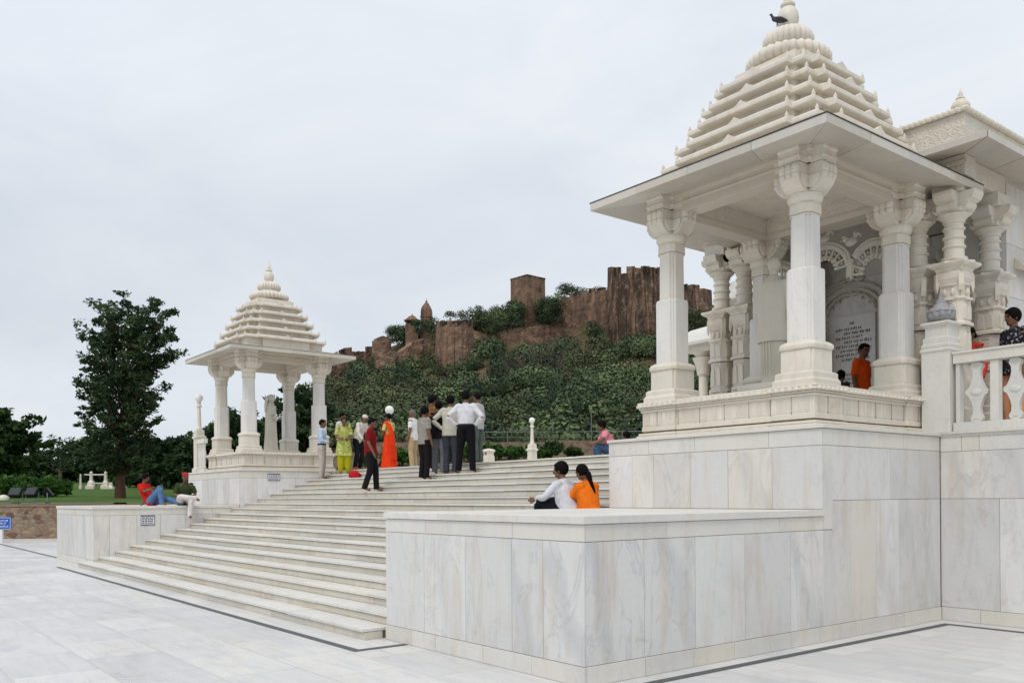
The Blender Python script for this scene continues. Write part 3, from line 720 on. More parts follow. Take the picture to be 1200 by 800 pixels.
# ------------------------------------------------------------------ temple porch behind the near pavilion
tp = empty('temple_porch', (-1.9, 8.5, 2.413), label='marble temple porch with carved columns, lace arch and flat eave behind the near pavilion', cat='temple porch')
TB = Vector(tp.location)
def tsub(mb, nm, mat, par=None, **k):
    o = mb.build(nm, mat, None, TB, **k); o.parent = par or tp; o.location = (0, 0, 0); return o
def temple_column(x, y):
    z0 = 2.42
    s = MB()
    s.lathe([(.135, 4.74), (.165, 4.76), (.165, 4.79), (.128, 4.80), (.125, 4.915), (.142, 4.92), (.148, 4.935), (.142, 4.95), (.124, 4.955), (.122, 5.04), (.140, 5.045), (.146, 5.06), (.140, 5.075), (.121, 5.08), (.119, 5.16), (.137, 5.165), (.143, 5.18), (.137, 5.195), (.119, 5.20), (.118, 5.25), (.135, 5.255), (.14, 5.27), (.135, 5.285), (.14, 5.29), (.175, 5.33), (.20, 5.345), (.205, 5.36), (.185, 5.37)], x, y, 28)
    c = tsub(s, 'column', M['temple'], smooth=True, angle=28)
    b = MB()
    b.plan(lambda a: stepsq(a, .035), [(.24, z0), (.24, 2.75), (.21, 2.78), (.21, 2.86), (.175, 2.88), (.175, 3.36)], x, y, rc())
    b.plan(lambda a: octo(a, a * .45), [(.195, 3.36), (.195, 3.42), (.165, 3.44), (.165, 3.86)], x, y, rc())
    b.plan(lambda a: octo(a, a * .35), [(.195, 3.87), (.195, 3.91), (.165, 3.93), (.165, 4.20), (.19, 4.22), (.19, 4.25)], x, y, rc())
    # arched niches on the drum
    for k in range(4):
        b.xf = Matrix.Translation((x, y, 0)) @ Matrix.Rotation(k * PI / 2, 4, 'Z')
        for t in (-.06, .06):
            b.prism([(t - .045, 3.95), (t + .045, 3.95), (t + .045, 4.10), (t + .025, 4.15), (t, 4.165), (t - .025, 4.15), (t - .045, 4.10)], 'y', -.178, -.16, rc())
            b.prism([(t - .04, 3.47), (t + .04, 3.47), (t + .03, 3.72), (t, 3.80), (t - .03, 3.72)], 'y', -.18, -.16, rc())
    b.xf = None
    for z_a, z_b, rr_ in ((3.36, 3.385, .21), (3.40, 3.42, .205), (3.80, 3.82, .185), (3.84, 3.86, .19), (4.17, 4.19, .185), (4.205, 4.225, .205), (4.40, 4.42, .195)):
        b.lathe([(rr_ - .01, z_a), (rr_, (z_a + z_b) / 2), (rr_ - .01, z_b)], x, y, 24)
    for k in range(10):
        a_ = 2 * PI * k / 10
        for zc, hh in ((4.32, .05), (3.13, .08)):
            b.ball((x + .168 * math.cos(a_), y + .168 * math.sin(a_), zc), (.028, .028, hh), 8, 6)
    b.plan(lambda a: stepsq(a, .03), [(.15, 4.25), (.155, 4.42), (.185, 4.50), (.19, 4.58), (.16, 4.60)], x, y, rc())
    for k in range(4):   # hanging corner leaves
        b.xf = Matrix.Translation((x, y, 0)) @ Matrix.Rotation(k * PI / 2 + PI / 4, 4, 'Z')
        b.prism([(.16, 4.56), (.245, 4.56), (.25, 4.40), (.225, 4.32), (.20, 4.42), (.16, 4.45)], 'y', -.035, .035, rc())
    b.xf = None
    tsub(b, 'carved_base', M['relief'], c, bevel=.005)
    k_ = MB()
    n = 32
    rings = []
    for rr, z in ((.15, 4.56), (.185, 4.60), (.20, 4.64), (.25, 4.665), (.275, 4.69), (.275, 4.72), (.21, 4.735), (.14, 4.745)):
        ring_ = []
        for i in range(n):
            t = 2 * PI * i / n; q = 1 / max(abs(math.cos(t)), abs(math.sin(t))); q = 1 + (q - 1) * .65
            sc = 1 + .07 * math.cos(8 * t) * (1 if rr > .18 else 0)
            ring_.append((x + rr * .93 * q * sc * math.cos(t), y + rr * .93 * q * sc * math.sin(t), z))
        rings.append(ring_)
    k_.loft(rings); tsub(k_, 'leaf_collar', M['temple'], c, smooth=True, angle=40)
    k_ = MB()
    k_.plan(sq, [(.17, 5.37), (.17, 5.40), (.20, 5.42)], x, y, rc())
    for k in range(4):
        k_.xf = Matrix.Translation((x, y, 0)) @ Matrix.Rotation(k * PI / 2, 4, 'Z')
        k_.prism([(0, 5.38), (.16, 5.38), (.22, 5.41), (.25, 5.46), (.235, 5.49), (.30, 5.52), (.33, 5.58), (.33, 5.63), (0, 5.63)], 'y', -.13, .13, rc())
    k_.xf = None
    k_.plan(sq, [(.20, 5.632), (.20, 5.82)], x, y, rc())
    tsub(k_, 'capital', M['temple'], c, bevel=.005)
    return c
for (x, y) in ((-3.86, 6.78), (-3.40, 6.78), (-.50, 6.78), (-.01, 6.80), (.0, 7.85)): temple_column(x, y)
for (x, y) in ((-3.98, 9.45), (-4.9, 9.45)): temple_column(x, y)
q = MB(); q.box(-4.15, .22, 6.63, 6.93, 5.822, 6.10, rc()); q.box(-.15, .15, 6.94, 8.0, 5.822, 6.10, rc()); q.box(-4.1, -3.8, 6.94, 9.6, 5.822, 6.10, rc())
q.box(-4.19, .26, 6.60, 6.629, 5.96, 6.02, rc())
tsub(q, 'beam', M['carved'], bevel=.006)
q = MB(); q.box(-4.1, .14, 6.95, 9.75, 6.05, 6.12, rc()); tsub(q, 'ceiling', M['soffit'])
# eave of the porch
q = MB()
def slab_eave(mb, x0, x1, y0, y1, ov, zo, zi, th):
    """hip eave round the rectangle, overhang ov"""
    segs = [((x0, y0), (x1, y0), (x0 - ov, y0 - ov), (x1 + ov, y0 - ov)), ((x1, y0), (x1, y1), (x1 + ov, y0 - ov), (x1 + ov, y1 + ov)), ((x0, y1), (x0, y0), (x0 - ov, y1 + ov), (x0 - ov, y0 - ov))]
    for a, b_, c_, d_ in segs:
        n = max(2, round((Vector(b_) - Vector(a)).length / .9))
        for i in range(n):
            t0, t1 = i / n + .0012, (i + 1) / n - .0012
            A0, A1 = Vector(a).lerp(Vector(b_), t0), Vector(a).lerp(Vector(b_), t1); B0, B1 = Vector(c_).lerp(Vector(d_), t0), Vector(c_).lerp(Vector(d_), t1)
            vs = [(*B0, zo), (*B1, zo), (*A1, zi), (*A0, zi), (*B0, zo + th), (*B1, zo + th), (*A1, zi + th + .05), (*A0, zi + th + .05)]
            mb.add(vs, [(0, 3, 2, 1), (4, 5, 6, 7), (0, 1, 5, 4), (1, 2, 6, 5), (2, 3, 7, 6), (3, 0, 4, 7)], rc())
slab_eave(q, -4.12, .10, 6.75, 12.0, .62, 6.03, 6.12, .085)
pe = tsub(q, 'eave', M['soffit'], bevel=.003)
q = MB(); q.box(-4.25, .26, 6.52, 6.72, 6.24, 6.60, rc()); q.box(.06, .26, 6.722, 14, 6.24, 6.60, rc()); q.box(-4.25, -4.05, 6.722, 12, 6.24, 6.60, rc()); q.box(-4.0, 0.0, 6.73, 14, 6.2, 6.45, rc())
tsub(q, 'roof_parapet', M['carved'], bevel=.004)
q = MB(); q.box(-4.30, .31, 6.47, 6.72, 6.602, 6.66, rc()); q.box(.07, .31, 6.722, 14, 6.602, 6.66, rc()); q.box(-4.3, -4.06, 6.722, 12, 6.602, 6.66, rc())
for i in range(60):
    q.ball((-4.28 + 4.55 * i / 59, 6.47, 6.632), (.035, .022, .032), 6, 4); q.ball((.31, 6.50 + 7.0 * i / 59, 6.632), (.022, .05, .032), 6, 4)
tsub(q, 'parapet_coping', M['temple'])
q = MB(); q.lathe([(.10, 6.66), (.115, 6.69), (.118, 6.72), (.09, 6.77), (.05, 6.80), (.06, 6.815), (.03, 6.84), (.034, 6.86), (.010, 6.92), (.002, 6.95)], .18, 6.60, 16)
tsub(q, 'finial', M['roof'], smooth=True)
# walls of the temple body
q = MB()
clad(q, 'y', 9.8, -1, [(2.42, 3.1, spread(-6.2, .1, .8)), (3.1, 4.9, spread(-6.2, .1, .95)), (4.9, 5.6, spread(-6.2, .1, 1.3)), (5.6, 6.1, spread(-6.2, -4.3, 1.3)), (5.6, 6.04, [-4.29, -3, -1.8, -.6])])
clad(q, 'x', .12, 1, [(2.42, 3.3, spread(8.1, 14, .8)), (3.3, 4.45, spread(8.1, 14, 1.2)), (4.45, 5.2, spread(8.1, 14, 1.2)), (5.2, 6.1, spread(8.1, 14, 1.2))])
clad(q, 'y', 8.1, -1, [(2.42, 6.05, [-.6, -.25, .10])])
tw = tsub(q, 'wall', M['wall'], bevel=.0015)
q = MB(); q.box(-6.18, .1, 9.811, 14, 2.42, 6.09); q.box(-.59, .105, 8.112, 14, 2.42, 6.04); tsub(q, 'wall_core', M['grout'], tw)
# moulded arch frames on the back wall
q = MB()
def archband(mb, cx_, z0, w_, hgt, y, t=.05, d=.04):
    n = 14; ins, outs = [], []
    for i in range(n + 1):
        a = PI * i / n
        ins.append((cx_ + (w_) * math.cos(a), z0 + hgt * math.sin(a))); outs.append((cx_ + (w_ + t) * math.cos(a), z0 + (hgt + t) * math.sin(a)))
    for i in range(n):
        a, b_, c_, d_ = ins[i], ins[i + 1], outs[i + 1], outs[i]
        mb.add([(p[0], y - d, p[1]) for p in (a, b_, c_, d_)] + [(p[0], y, p[1]) for p in (a, b_, c_, d_)], [(0, 1, 2, 3), (4, 7, 6, 5), (0, 4, 5, 1), (3, 2, 6, 7), (0, 3, 7, 4), (1, 5, 6, 2)], (.4, .3, .3))
for cx_ in (-3.28, -1.6):
    for t_, w_ in ((.05, .56), (.03, .46), (.04, .72)):
        archband(q, cx_, 4.98, w_, w_ * .72, 9.778 - .001, t_, .035)
    for k in range(7): archband(q, cx_ - .42 + .14 * k, 5.10 + .2 * math.sin(PI * k / 6), .05, .06, 9.778, .02, .03)
    q.ball((cx_, 9.77, 5.66), (.10, .035, .12), 12, 8); q.ball((cx_ - .17, 9.77, 5.58), (.10, .025, .05), 10, 6); q.ball((cx_ + .17, 9.77, 5.58), (.10, .025, .05), 10, 6)
    for sx_ in (-.72, .66): q.box(cx_ + sx_, cx_ + sx_ + .06, 9.735, 9.778, 2.5, 4.97, (.4, .3, .3))
tsub(q, 'arch_moulding', M['carved_fine'], tw)
q = MB(); q.box(-3.72, -2.80, 9.765, 9.785, 3.0, 4.93, (.9, .2, .0)); ip = tsub(q, 'inscription_panel', M['wall'], tw)
# the incised lines of the inscription: a head line with short strokes hanging from it
q = MB(); RN = random.Random(3)
def script_line(mb, x0, x1, z, s, y):
    x = x0
    while x < x1:
        wl = RN.uniform(.06, .15); e_ = min(x + wl, x1)
        mb.box(x, e_, y - .002, y, z, z + s * .16)
        t = x + s * .2
        while t < e_ - s * .1:
            k = RN.random()
            mb.box(t, t + s * .15, y - .0035, y - .0002, z - s * RN.uniform(.6, .8), z - .0005)
            if k > .4: mb.box(t - s * .28, t - .0005, y - .003, y - .0004, z - s * .5, z - s * .36)
            if k > .75: mb.box(t - s * .1, t + s * .2, y - .0025, y, z + s * .2, z + s * .38)
            t += s * RN.uniform(.5, .75)
        x = e_ + s * .35
script_line(q, -3.30, -3.22, 4.80, .055, 9.763)
for i, (a, b_) in enumerate(((-3.58, -3.06), (-3.42, -2.88), (-3.58, -3.04), (-3.42, -2.88), (-3.58, -3.04), (-3.48, -2.88), (-3.58, -3.04), (-3.46, -2.92))):
    script_line(q, a, b_, 4.70 - i * .080, .052, 9.763)
tsub(q, 'inscription', M['dark_line'], ip)
q = MB()
for i in range(5): script_line(q, -3.50, -3.0, 3.86 - i * .08, .045, 9.763)
tsub(q, 'inscription', M['dark_line'], ip)
# lace arch (torana) hanging between the two middle columns
q = MB()
ty0, ty1 = 6.74, 6.80
def lace_lobe(cx_, z0, w_, h_, sgn):
    """fan of pierced petals: radial ribs between an outer band and a scalloped inner edge"""
    n = 9
    for i in range(n + 1):
        a = PI * (i / n) * .96 + .06
        r0, r1 = .52, 1.0
        p0 = (cx_ + w_ * r0 * math.cos(a), z0 + h_ * r0 * math.sin(a)); p1 = (cx_ + w_ * r1 * math.cos(a), z0 + h_ * r1 * math.sin(a))
        q.tube([(p0[0], 6.77, p0[1]), (p1[0], 6.77, p1[1])], [.022, .014], 6)
        q.ball((p0[0], 6.77, p0[1]), (.034, .03, .030), 8, 5)
        pm = (cx_ + w_ * .77 * math.cos(a + .17), z0 + h_ * .77 * math.sin(a + .17))
        if i < n: q.ball((pm[0], 6.77, pm[1]), (.018, .022, .018), 6, 4)
    for rr, th in ((.60, .016), (1.0, .045), (1.13, .03)):
        q.tube([(cx_ + w_ * rr * math.cos(a), 6.77, z0 + h_ * rr * math.sin(a)) for a in [PI * k / 14 for k in range(15)]], [th] * 15, 6)
for cx_ in (-2.35, -1.62 - .0, ):
    pass
LC = [(-2.72, 4.98, .33, .36), (-1.93, 5.06, .40, .36), (-1.20, 4.93, .36, .36)]
lace_lobe(-2.72, 4.84, .36, .42, 1); lace_lobe(-1.94, 5.00, .40, .38, 1); lace_lobe(-1.13, 4.84, .37, .42, 1)
for cx_ in (-2.33, -1.49): q.lathe([(.01, 4.80), (.03, 4.86), (.02, 4.89), (.045, 4.93), (.03, 5.0), (.06, 5.04), (.05, 5.10)], cx_, 6.77, 10)
for cx_, zt in ((-1.49, 5.36), (-2.33, 5.36), (-1.94, 5.50), (-.86, 5.30), (-3.0, 5.30)):
    q.ball((cx_, 6.77, zt), (.10, .04, .07), 10, 6); q.ball((cx_ - .09, 6.77, zt + .05), (.05, .035, .05), 8, 5); q.ball((cx_ + .07, 6.77, zt + .09), (.03, .03, .06), 8, 5)
    for s_ in (-1, 1): q.tube([(cx_ + .02, 6.77, zt), (cx_ + s_ * .12, 6.77, zt + .10), (cx_ + s_ * .16, 6.77, zt + .03)], [.03, .022, .012], 6, sub=3)
q.box(-3.2, -.7, 6.72, 6.82, 5.60, 5.70, rc())
tsub(q, 'lace_arch', M['temple'], smooth=True)
q = MB(); q.box(-3.2, -.7, 6.71, 6.83, 5.702, 5.82, rc()); tsub(q, 'lintel', M['carved_fine'])
# small stone hood on the right wall
q = MB(); q.prism([(.122, 4.88), (.26, 4.82), (.26, 4.88), (.122, 5.03)], 'y', 8.35, 9.4, rc()); tsub(q, 'window_hood', M['roof'])
# ledge and cornice of the temple body seen through the pavilion
q = MB(); q.box(-6.25, -4.3, 9.6, 9.776, 5.05, 5.17, rc()); q.box(-6.25, -4.3, 9.68, 9.776, 4.45, 4.50, rc()); q.box(-6.25, -4.2, 9.5, 9.776, 5.65, 5.72, rc()); tsub(q, 'cornice', M['coping'], bevel=.01)
# side porch at the far left of the temple
sp = empty('side_porch', (-8.3, 11.5, 2.413), label='small side porch of the temple with a rounded eave, seen between near pavilion columns', cat='side porch')
SB = Vector(sp.location)
def ssub(mb, nm, mat, **k):
    o = mb.build(nm, mat, None, SB, **k); o.parent = sp; o.location = (0, 0, 0); return o
q = MB(); q.loft([[(-7.62 - a, 10.2 - a, z), (-6.32, 10.2 - a, z), (-6.32, 13.0, z), (-7.62 - a, 13.0, z)] for a, z in ((.0, 4.98), (.14, 5.0), (.15, 5.06), (.05, 5.22), (-.1, 5.36), (-.35, 5.45))], True, rc()); ssub(q, 'rounded_eave', M['coping'])
q = MB(); q.box(-7.55, -6.34, 10.22, 10.6, 4.84, 4.978, rc()); q.box(-7.55, -7.3, 10.602, 13, 4.84, 4.978, rc()); ssub(q, 'beam', M['temple'])
for x in (-7.25,):
    q = MB(); q.lathe([(.2, 2.42), (.2, 2.9), (.13, 2.95), (.16, 3.3), (.11, 3.4), (.10, 4.3), (.14, 4.35), (.16, 4.5), (.22, 4.66), (.24, 4.72), (.14, 4.74), (.2, 4.8), (.22, 4.838)], x, 10.4, 14); ssub(q, 'column', M['temple'], smooth=True, angle=30)

# ------------------------------------------------------------------ lawn and hill (one height field, two sheets)
def itp(t, xs, ys): return float(np.interp(t, xs, ys))
def skyl(u): return itp(u, [-900, 0, 150, 250, 330, 385, 420, 450, 500, 540, 600, 650, 712, 775, 830, 900, 1100, 1400, 1900], [566, 562, 552, 530, 490, 446, 428, 408, 390, 378, 364, 356, 350, 348, 352, 380, 420, 480, 540])
def sstep(a, b, x):
    t = min(1, max(0, (x - a) / (b - a))); return t * t * (3 - 2 * t)
def vleft(d): return itp(d, [37.6, 45, 60, 80, 110, 150, 200, 260], [588.5, 583.5, 574, 567, 563, 560, 558, 556])
DS = [37.6, 40, 43, 47, 52, 58, 64, 72, 82, 95, 105, 115, 125, 135, 145, 155, 165, 175, 183, 190, 197, 205, 215, 230, 260, 320]
def vright(u, d):
    base = itp(d, [37.6, 50, 58, 64, 80, 95], [566, 541, 531, 530, 520, 508])
    if d <= 95: return base
    s = min(skyl(u), 504); v95 = 508
    vb = max(s, min(504, itp(u, [300, 385, 436, 470, 512, 555, 585, 606, 640, 712, 776, 834, 950, 1900], [500, 452, 440, 430, 433, 430, 420, 416, 405, 406, 404, 398, 420, 545])))
    if d <= 184: return v95 + (vb - v95) * ((d - 95) / 89) ** 1.0
    t = min(1, (d - 184) / 21)
    v = vb + (s - vb) * t
    return v if d <= 205 else v + (d - 205) * .45
def terr(u, d):
    w_ = sstep(240, 400, u)
    v = vleft(d) * (1 - w_) + vright(u, d) * w_
    bump = 0
    if d > 70:
        a = min(1, (d - 70) / 60) * w_ * (1 if d < 200 else .3)
        bump = a * (1.1 * math.sin(u * .031 + d * .05) + .7 * math.sin(u * .071 - d * .09 + 1) + .4 * math.sin(u * .13 + d * .13))
    p = AD(d, u, v); p.z += bump
    return p
def sheet(us, name, mat):
    vs = [tuple(terr(u, d)) for d in DS for u in us]; n = len(us); fs = []
    for j in range(len(DS) - 1):
        for i in range(n - 1): fs.append((j * n + i, j * n + i + 1, (j + 1) * n + i + 1, (j + 1) * n + i))
    g = MB(); g.add(vs, fs); return g.build(name, mat, smooth=True, angle=180)
m, nt, b = new_mat('lawn_grass')
n1 = noise(nt, geo_pos(nt), .35, 5); n2 = noise(nt, geo_pos(nt), 9, 4, .7)
c = mixc(nt, maprange(nt, n1, .35, .65, 0, 1), (.050, .105, .018), (.085, .145, .030)); c = mixc(nt, maprange(nt, n2, .3, .7, 0, .5), c, (.03, .06, .012))
nt.links.new(c, b.inputs['Base Color']); b.inputs['Roughness'].default_value = 1; b.inputs['Specular IOR Level'].default_value = .1
M['lawn'] = m
m, nt, b = new_mat('hill_scrub_soil')
n1 = noise(nt, geo_pos(nt), .11, 6, .65, .4); n2 = noise(nt, geo_pos(nt), .9, 6, .7)
c = mixc(nt, maprange(nt, n1, .40, .54, 0, 1), (.060, .065, .030), (.155, .112, .070)); c = mixc(nt, maprange(nt, n2, .4, .7, 0, .65), c, (.030, .038, .018))
nt.links.new(c, b.inputs['Base Color']); b.inputs['Roughness'].default_value = 1; b.inputs['Specular IOR Level'].default_value = .1
M['hill'] = m
tag(sheet(list(range(-900, 301, 30)), 'lawn', M['lawn']), kind='structure')
tag(sheet(list(range(300, 1901, 12)), 'hill', M['hill']), kind='structure')

# ------------------------------------------------------------------ foliage
def leafmat(name, a, b_, trans=.25):
    m, nt, b = new_mat(name)
    at = N(nt, 'ShaderNodeAttribute', attribute_name='tint'); sp_ = nt.nodes.new('ShaderNodeSeparateColor'); nt.links.new(at.outputs['Color'], sp_.inputs[0])
    c = mixc(nt, sp_.outputs[0], a, b_); nt.links.new(c, b.inputs['Base Color']); b.inputs['Roughness'].default_value = .7; b.inputs['Specular IOR Level'].default_value = .15
    tr_ = N(nt, 'ShaderNodeBsdfTranslucent'); nt.links.new(c, tr_.inputs['Color']); ms = nt.nodes.new('ShaderNodeMixShader'); ms.inputs[0].default_value = trans
    nt.links.new(b.outputs[0], ms.inputs[1]); nt.links.new(tr_.outputs[0], ms.inputs[2]); nt.links.new(ms.outputs[0], nt.nodes['Material Output'].inputs['Surface'])
    return m
M['leaf_dark'] = leafmat('dark_foliage', (.018, .042, .018), (.080, .125, .050))
M['leaf_tall'] = leafmat('tall_tree_foliage', (.022, .048, .022), (.105, .150, .066))
M['leaf_mid'] = leafmat('mid_foliage', (.018, .045, .012), (.060, .110, .030))
M['leaf_bright'] = leafmat('bright_foliage', (.030, .085, .014), (.085, .17, .035))
M['leaf_hill'] = leafmat('hill_foliage', (.014, .032, .016), (.150, .205, .090), .04)
M['bark'] = plain('bark', (.075, .055, .04), .95, .4, 6, bump=.03)
M['bark_red'] = plain('reddish_bark', (.10, .05, .038), .95, .4, 6, bump=.03)
M['bark_grey'] = plain('grey_bark', (.17, .155, .13), .95, .3, 6)
def leaf_mesh(name, pts, size, tint, mat, parent=None, base=(0, 0, 0), flat=.0, elong=2.0, kind=None, nrm=None):
    """pts Nx3 world centres, size N, tint N in 0..1: one small bent quad per leaf spray"""
    n = len(pts); pts = np.asarray(pts, float) - np.array(base)
    d = RNG.normal(size=(n, 3)); d[:, 2] *= (1 - flat); d /= np.linalg.norm(d, axis=1)[:, None]
    r = RNG.normal(size=(n, 3)); e = np.cross(d, r); e /= np.linalg.norm(e, axis=1)[:, None]
    if flat: e[:, 2] *= (1 - flat)
    if nrm is not None:
        nn = np.asarray(nrm, float) + RNG.normal(0, .17, (n, 3)); nn /= np.linalg.norm(nn, axis=1)[:, None]
        d = np.cross(nn, r); d /= np.linalg.norm(d, axis=1)[:, None]; e = np.cross(nn, d)
    size = np.asarray(size)[:, None]
    a = d * size * elong * .5; b_ = e * size * .5
    vs = np.empty((n, 4, 3)); vs[:, 0] = pts - a; vs[:, 1] = pts + b_ * .9; vs[:, 2] = pts + a; vs[:, 3] = pts - b_
    me = bpy.data.meshes.new(name); me.vertices.add(n * 4); me.vertices.foreach_set('co', vs.reshape(-1))
    me.loops.add(n * 4); me.polygons.add(n); me.loops.foreach_set('vertex_index', np.arange(n * 4, dtype=np.int32))
    me.polygons.foreach_set('loop_start', np.arange(0, n * 4, 4, dtype=np.int32)); me.polygons.foreach_set('loop_total', np.full(n, 4, dtype=np.int32))
    me.update(); ca = me.color_attributes.new('tint', 'FLOAT_COLOR', 'POINT')
    col = np.ones((n * 4, 4), np.float32); col[:, :3] = np.repeat(np.asarray(tint), 4)[:, None]; ca.data.foreach_set('color', col.ravel())
    me.materials.append(mat); o = bpy.data.objects.new(name, me); C.objects.link(o)
    if parent is not None: o.parent = parent
    else: o.location = base
    if kind: o['kind'] = kind
    return o
def blob_leaves(centers, radii, per, size, flat=.0, squash=.6):
    P, S, T = [], [], []
    for c_, r_ in zip(centers, radii):
        k = max(4, int(per * random.uniform(.7, 1.3)))
        q = RNG.normal(size=(k, 3)); q /= np.linalg.norm(q, axis=1)[:, None]; q *= (RNG.random(k) ** .45)[:, None] * r_; q[:, 2] *= squash
        P.append(q + np.array(c_)); S.append(size * RNG.uniform(.6, 1.4, k)); t0 = random.uniform(.05, .75); T.append(np.clip(t0 + RNG.normal(0, .16, k), 0, 1))
    return np.concatenate(P), np.concatenate(S), np.concatenate(T)
def tree(name, d, u, vbase, H_, width_fn, label, lm='leaf_mid', bark='bark', group=None, nb=40, per=60, leaf=.22, clump=.9, trunk=.18, clear=.18, lean=(0, 0), flat=.2, cat='tree', gaps=.0):
    """trunk > limbs, crown of leaf sprays round the limb ends; width_fn(t) = crown half width at height share t"""
    base = AD(d, u, vbase); e = empty(name, tuple(base), 0, label, cat, group)
    tr_ = MB(); top = H_ * .93
    tp_ = [Vector((lean[0] * t * t + .15 * math.sin(3 * t + u), lean[1] * t * t + .12 * math.cos(4 * t + u), top * t)) for t in [i / 8 for i in range(9)]]
    tr_.tube([p - Vector((0, 0, .3 if i == 0 else 0)) for i, p in enumerate(tp_)], [trunk * (1.35 if i == 0 else 1) * (1 - .85 * i / 8) for i in range(9)], 9, sub=2)
    cen, rads = [], []
    for i in range(nb):
        t = clear + (1 - clear) * ((i + random.random()) / nb); ang = i * 2.399 + random.uniform(-.4, .4)
        w_ = width_fn(t) * random.uniform(.62, 1.08); t0 = max(.12, t - .10 - .12 * (w_ / H_))
        k = t0 * 8; i0 = min(7, int(k)); s = tp_[i0].lerp(tp_[i0 + 1], k - i0)
        epnt = Vector((s.x + w_ * math.cos(ang), s.y + w_ * math.sin(ang), H_ * t))
        mid = s.lerp(epnt, .55) + Vector((0, 0, -.06 * w_))
        rr = trunk * .38 * (1 - .6 * t)
        tr_.tube([s, mid, epnt], [rr, rr * .6, rr * .25], 5, sub=3)
        if random.random() < gaps: continue
        m_ = max(2, int(w_ / clump * 1.6))
        for j in range(m_):
            f = 1 - .72 * (j / m_) ** 1.0
            p = s.lerp(epnt, f) + Vector((random.uniform(-1, 1), random.uniform(-1, 1), random.uniform(-.35, .45))) * clump * .55
            cen.append(tuple(p)); rads.append(clump * random.uniform(.6, 1.1))
            if random.random() < .4:
                ex = p + Vector((random.uniform(-1, 1), random.uniform(-1, 1), random.uniform(-.2, .4))) * clump * 1.1
                tr_.tube([s.lerp(epnt, f * .95), ex], [rr * .3, rr * .1], 4); cen.append(tuple(ex)); rads.append(clump * random.uniform(.35, .65))
    tr_.build('trunk', M[bark], e, smooth=True, angle=60)
    P, S, T = blob_leaves(cen, rads, per, leaf, squash=.55)
    leaf_mesh('crown', P, S, T, M[lm], e, flat=flat)
    return e
def prof(pts):
    xs, ys = zip(*pts); return lambda t: itp(t, xs, ys)
# the tall tree on the lawn
tree('tall_tree', 45, 138, 585, 10.25, prof([(0, .4), (.16, .9), (.3, 1.7), (.45, 1.65), (.6, 2.15), (.75, 2.35), (.88, 2.3), (.96, 1.9), (1, 1.1)]),
     'tall dark green tree with a leaning reddish trunk standing alone on the lawn', 'leaf_tall', 'bark_red', nb=96, per=42, leaf=.12, clump=.47, trunk=.24, clear=.17, lean=(.75, .95), flat=.35)
TG = 'trees beyond the lawn'
W1 = prof([(0, 1), (.3, 3.4), (.6, 4.2), (.85, 3.2), (1, 1)])
tree('broad_tree', 62, -10, 573, 5.5, prof([(0, .5), (.3, 2.6), (.6, 3.2), (.85, 2.6), (1, 1)]), 'leafy spreading tree cut by the left edge of the photo', 'leaf_mid', group=TG, nb=40, per=60, leaf=.24, clump=.8, clear=.25)
tree('thin_tree', 85, 72, 566, 4.6, prof([(0, .3), (.4, 1.4), (.8, 1.7), (1, .8)]), 'small sparse tree with thin grey branches against the sky', 'leaf_dark', 'bark_grey', TG, nb=30, per=11, leaf=.2, clump=.6, clear=.3, gaps=.45)
for (u, d, h_, wd, lab, lm) in ((98, 98, 5.2, 2.6, 'round dark tree just left of the tall tree', 'leaf_mid'), (118, 92, 4.8, 2.4, 'dark tree behind the tall tree trunk', 'leaf_dark'), (152, 96, 4.4, 2.4, 'low dark tree right behind the tall tree', 'leaf_dark'),
                         (172, 70, 3.6, 2.0, 'bushy tree between the tall tree and the white lamp post', 'leaf_dark'), (199, 64, 3.5, 1.9, 'bushy dark tree beside the white lamp post', 'leaf_dark'), (222, 66, 3.4, 1.9, 'dark tree directly behind the white lamp post', 'leaf_dark'),
                         (252, 70, 4.9, 2.3, 'leafy tree seen behind the left column of the distant pavilion', 'leaf_mid'), (276, 66, 5.9, 2.3, 'tree with airy top between the first two columns of the distant pavilion', 'leaf_dark'),
                         (303, 75, 5.6, 2.6, 'dark tree behind the robed statue', 'leaf_dark'), (328, 72, 5.2, 2.3, 'tree behind the back column of the distant pavilion', 'leaf_dark'), (356, 70, 8.2, 2.9, 'tall leafy tree right of the robed statue behind the distant pavilion', 'leaf_dark'),
                         (392, 78, 7.0, 3.0, 'leafy tree behind the right column of the distant pavilion', 'leaf_dark'), (50, 95, 4.0, 2.6, 'low rounded tree far across the lawn at the left', 'leaf_dark'), (22, 98, 3.4, 2.6, 'low tree far across the lawn near the spreading tree', 'leaf_dark')):
    tree('leafy_tree', d, u, 571, h_, prof([(0, wd * .4), (.3, wd * .9), (.6, wd), (.85, wd * .75), (1, wd * .25)]), lab, lm, group=TG, nb=26, per=55, leaf=.26, clump=.75, clear=.12)
def bush(d, u, vb, r, h_, label, lm='leaf_bright', group='bushes by the lawn and terrace', leaf=.13, per=70, name='bush', n=22):
    base = AD(d, u, vb); e = empty(name, tuple(base), 0, label, 'bush', group)
    st_ = MB(); cen, rads = [], []
    for i in range(n):
        a = random.uniform(0, 2 * PI); q = math.sqrt(random.random()) * r * .8; z = h_ * random.uniform(.25, .82) * (1 - .3 * (q / r) ** 2)
        cen.append((q * math.cos(a), q * math.sin(a), z)); rads.append(random.uniform(.22, .36) * min(r * 1.6, h_))
        if i < 9: st_.tube([(0, 0, -.1), (q * .4 * math.cos(a), q * .4 * math.sin(a), z * .5), cen[-1]], [.03, .02, .01], 5)
    st_.build('stem', M['bark'], e)
    P, S, T = blob_leaves(cen, rads, per, leaf, squash=.8)
    leaf_mesh('foliage', P, S, T, M[lm], e)
bush(46, 22, 587, 1.15, 1.55, 'wide bright green bush behind the floodlights at the left edge')
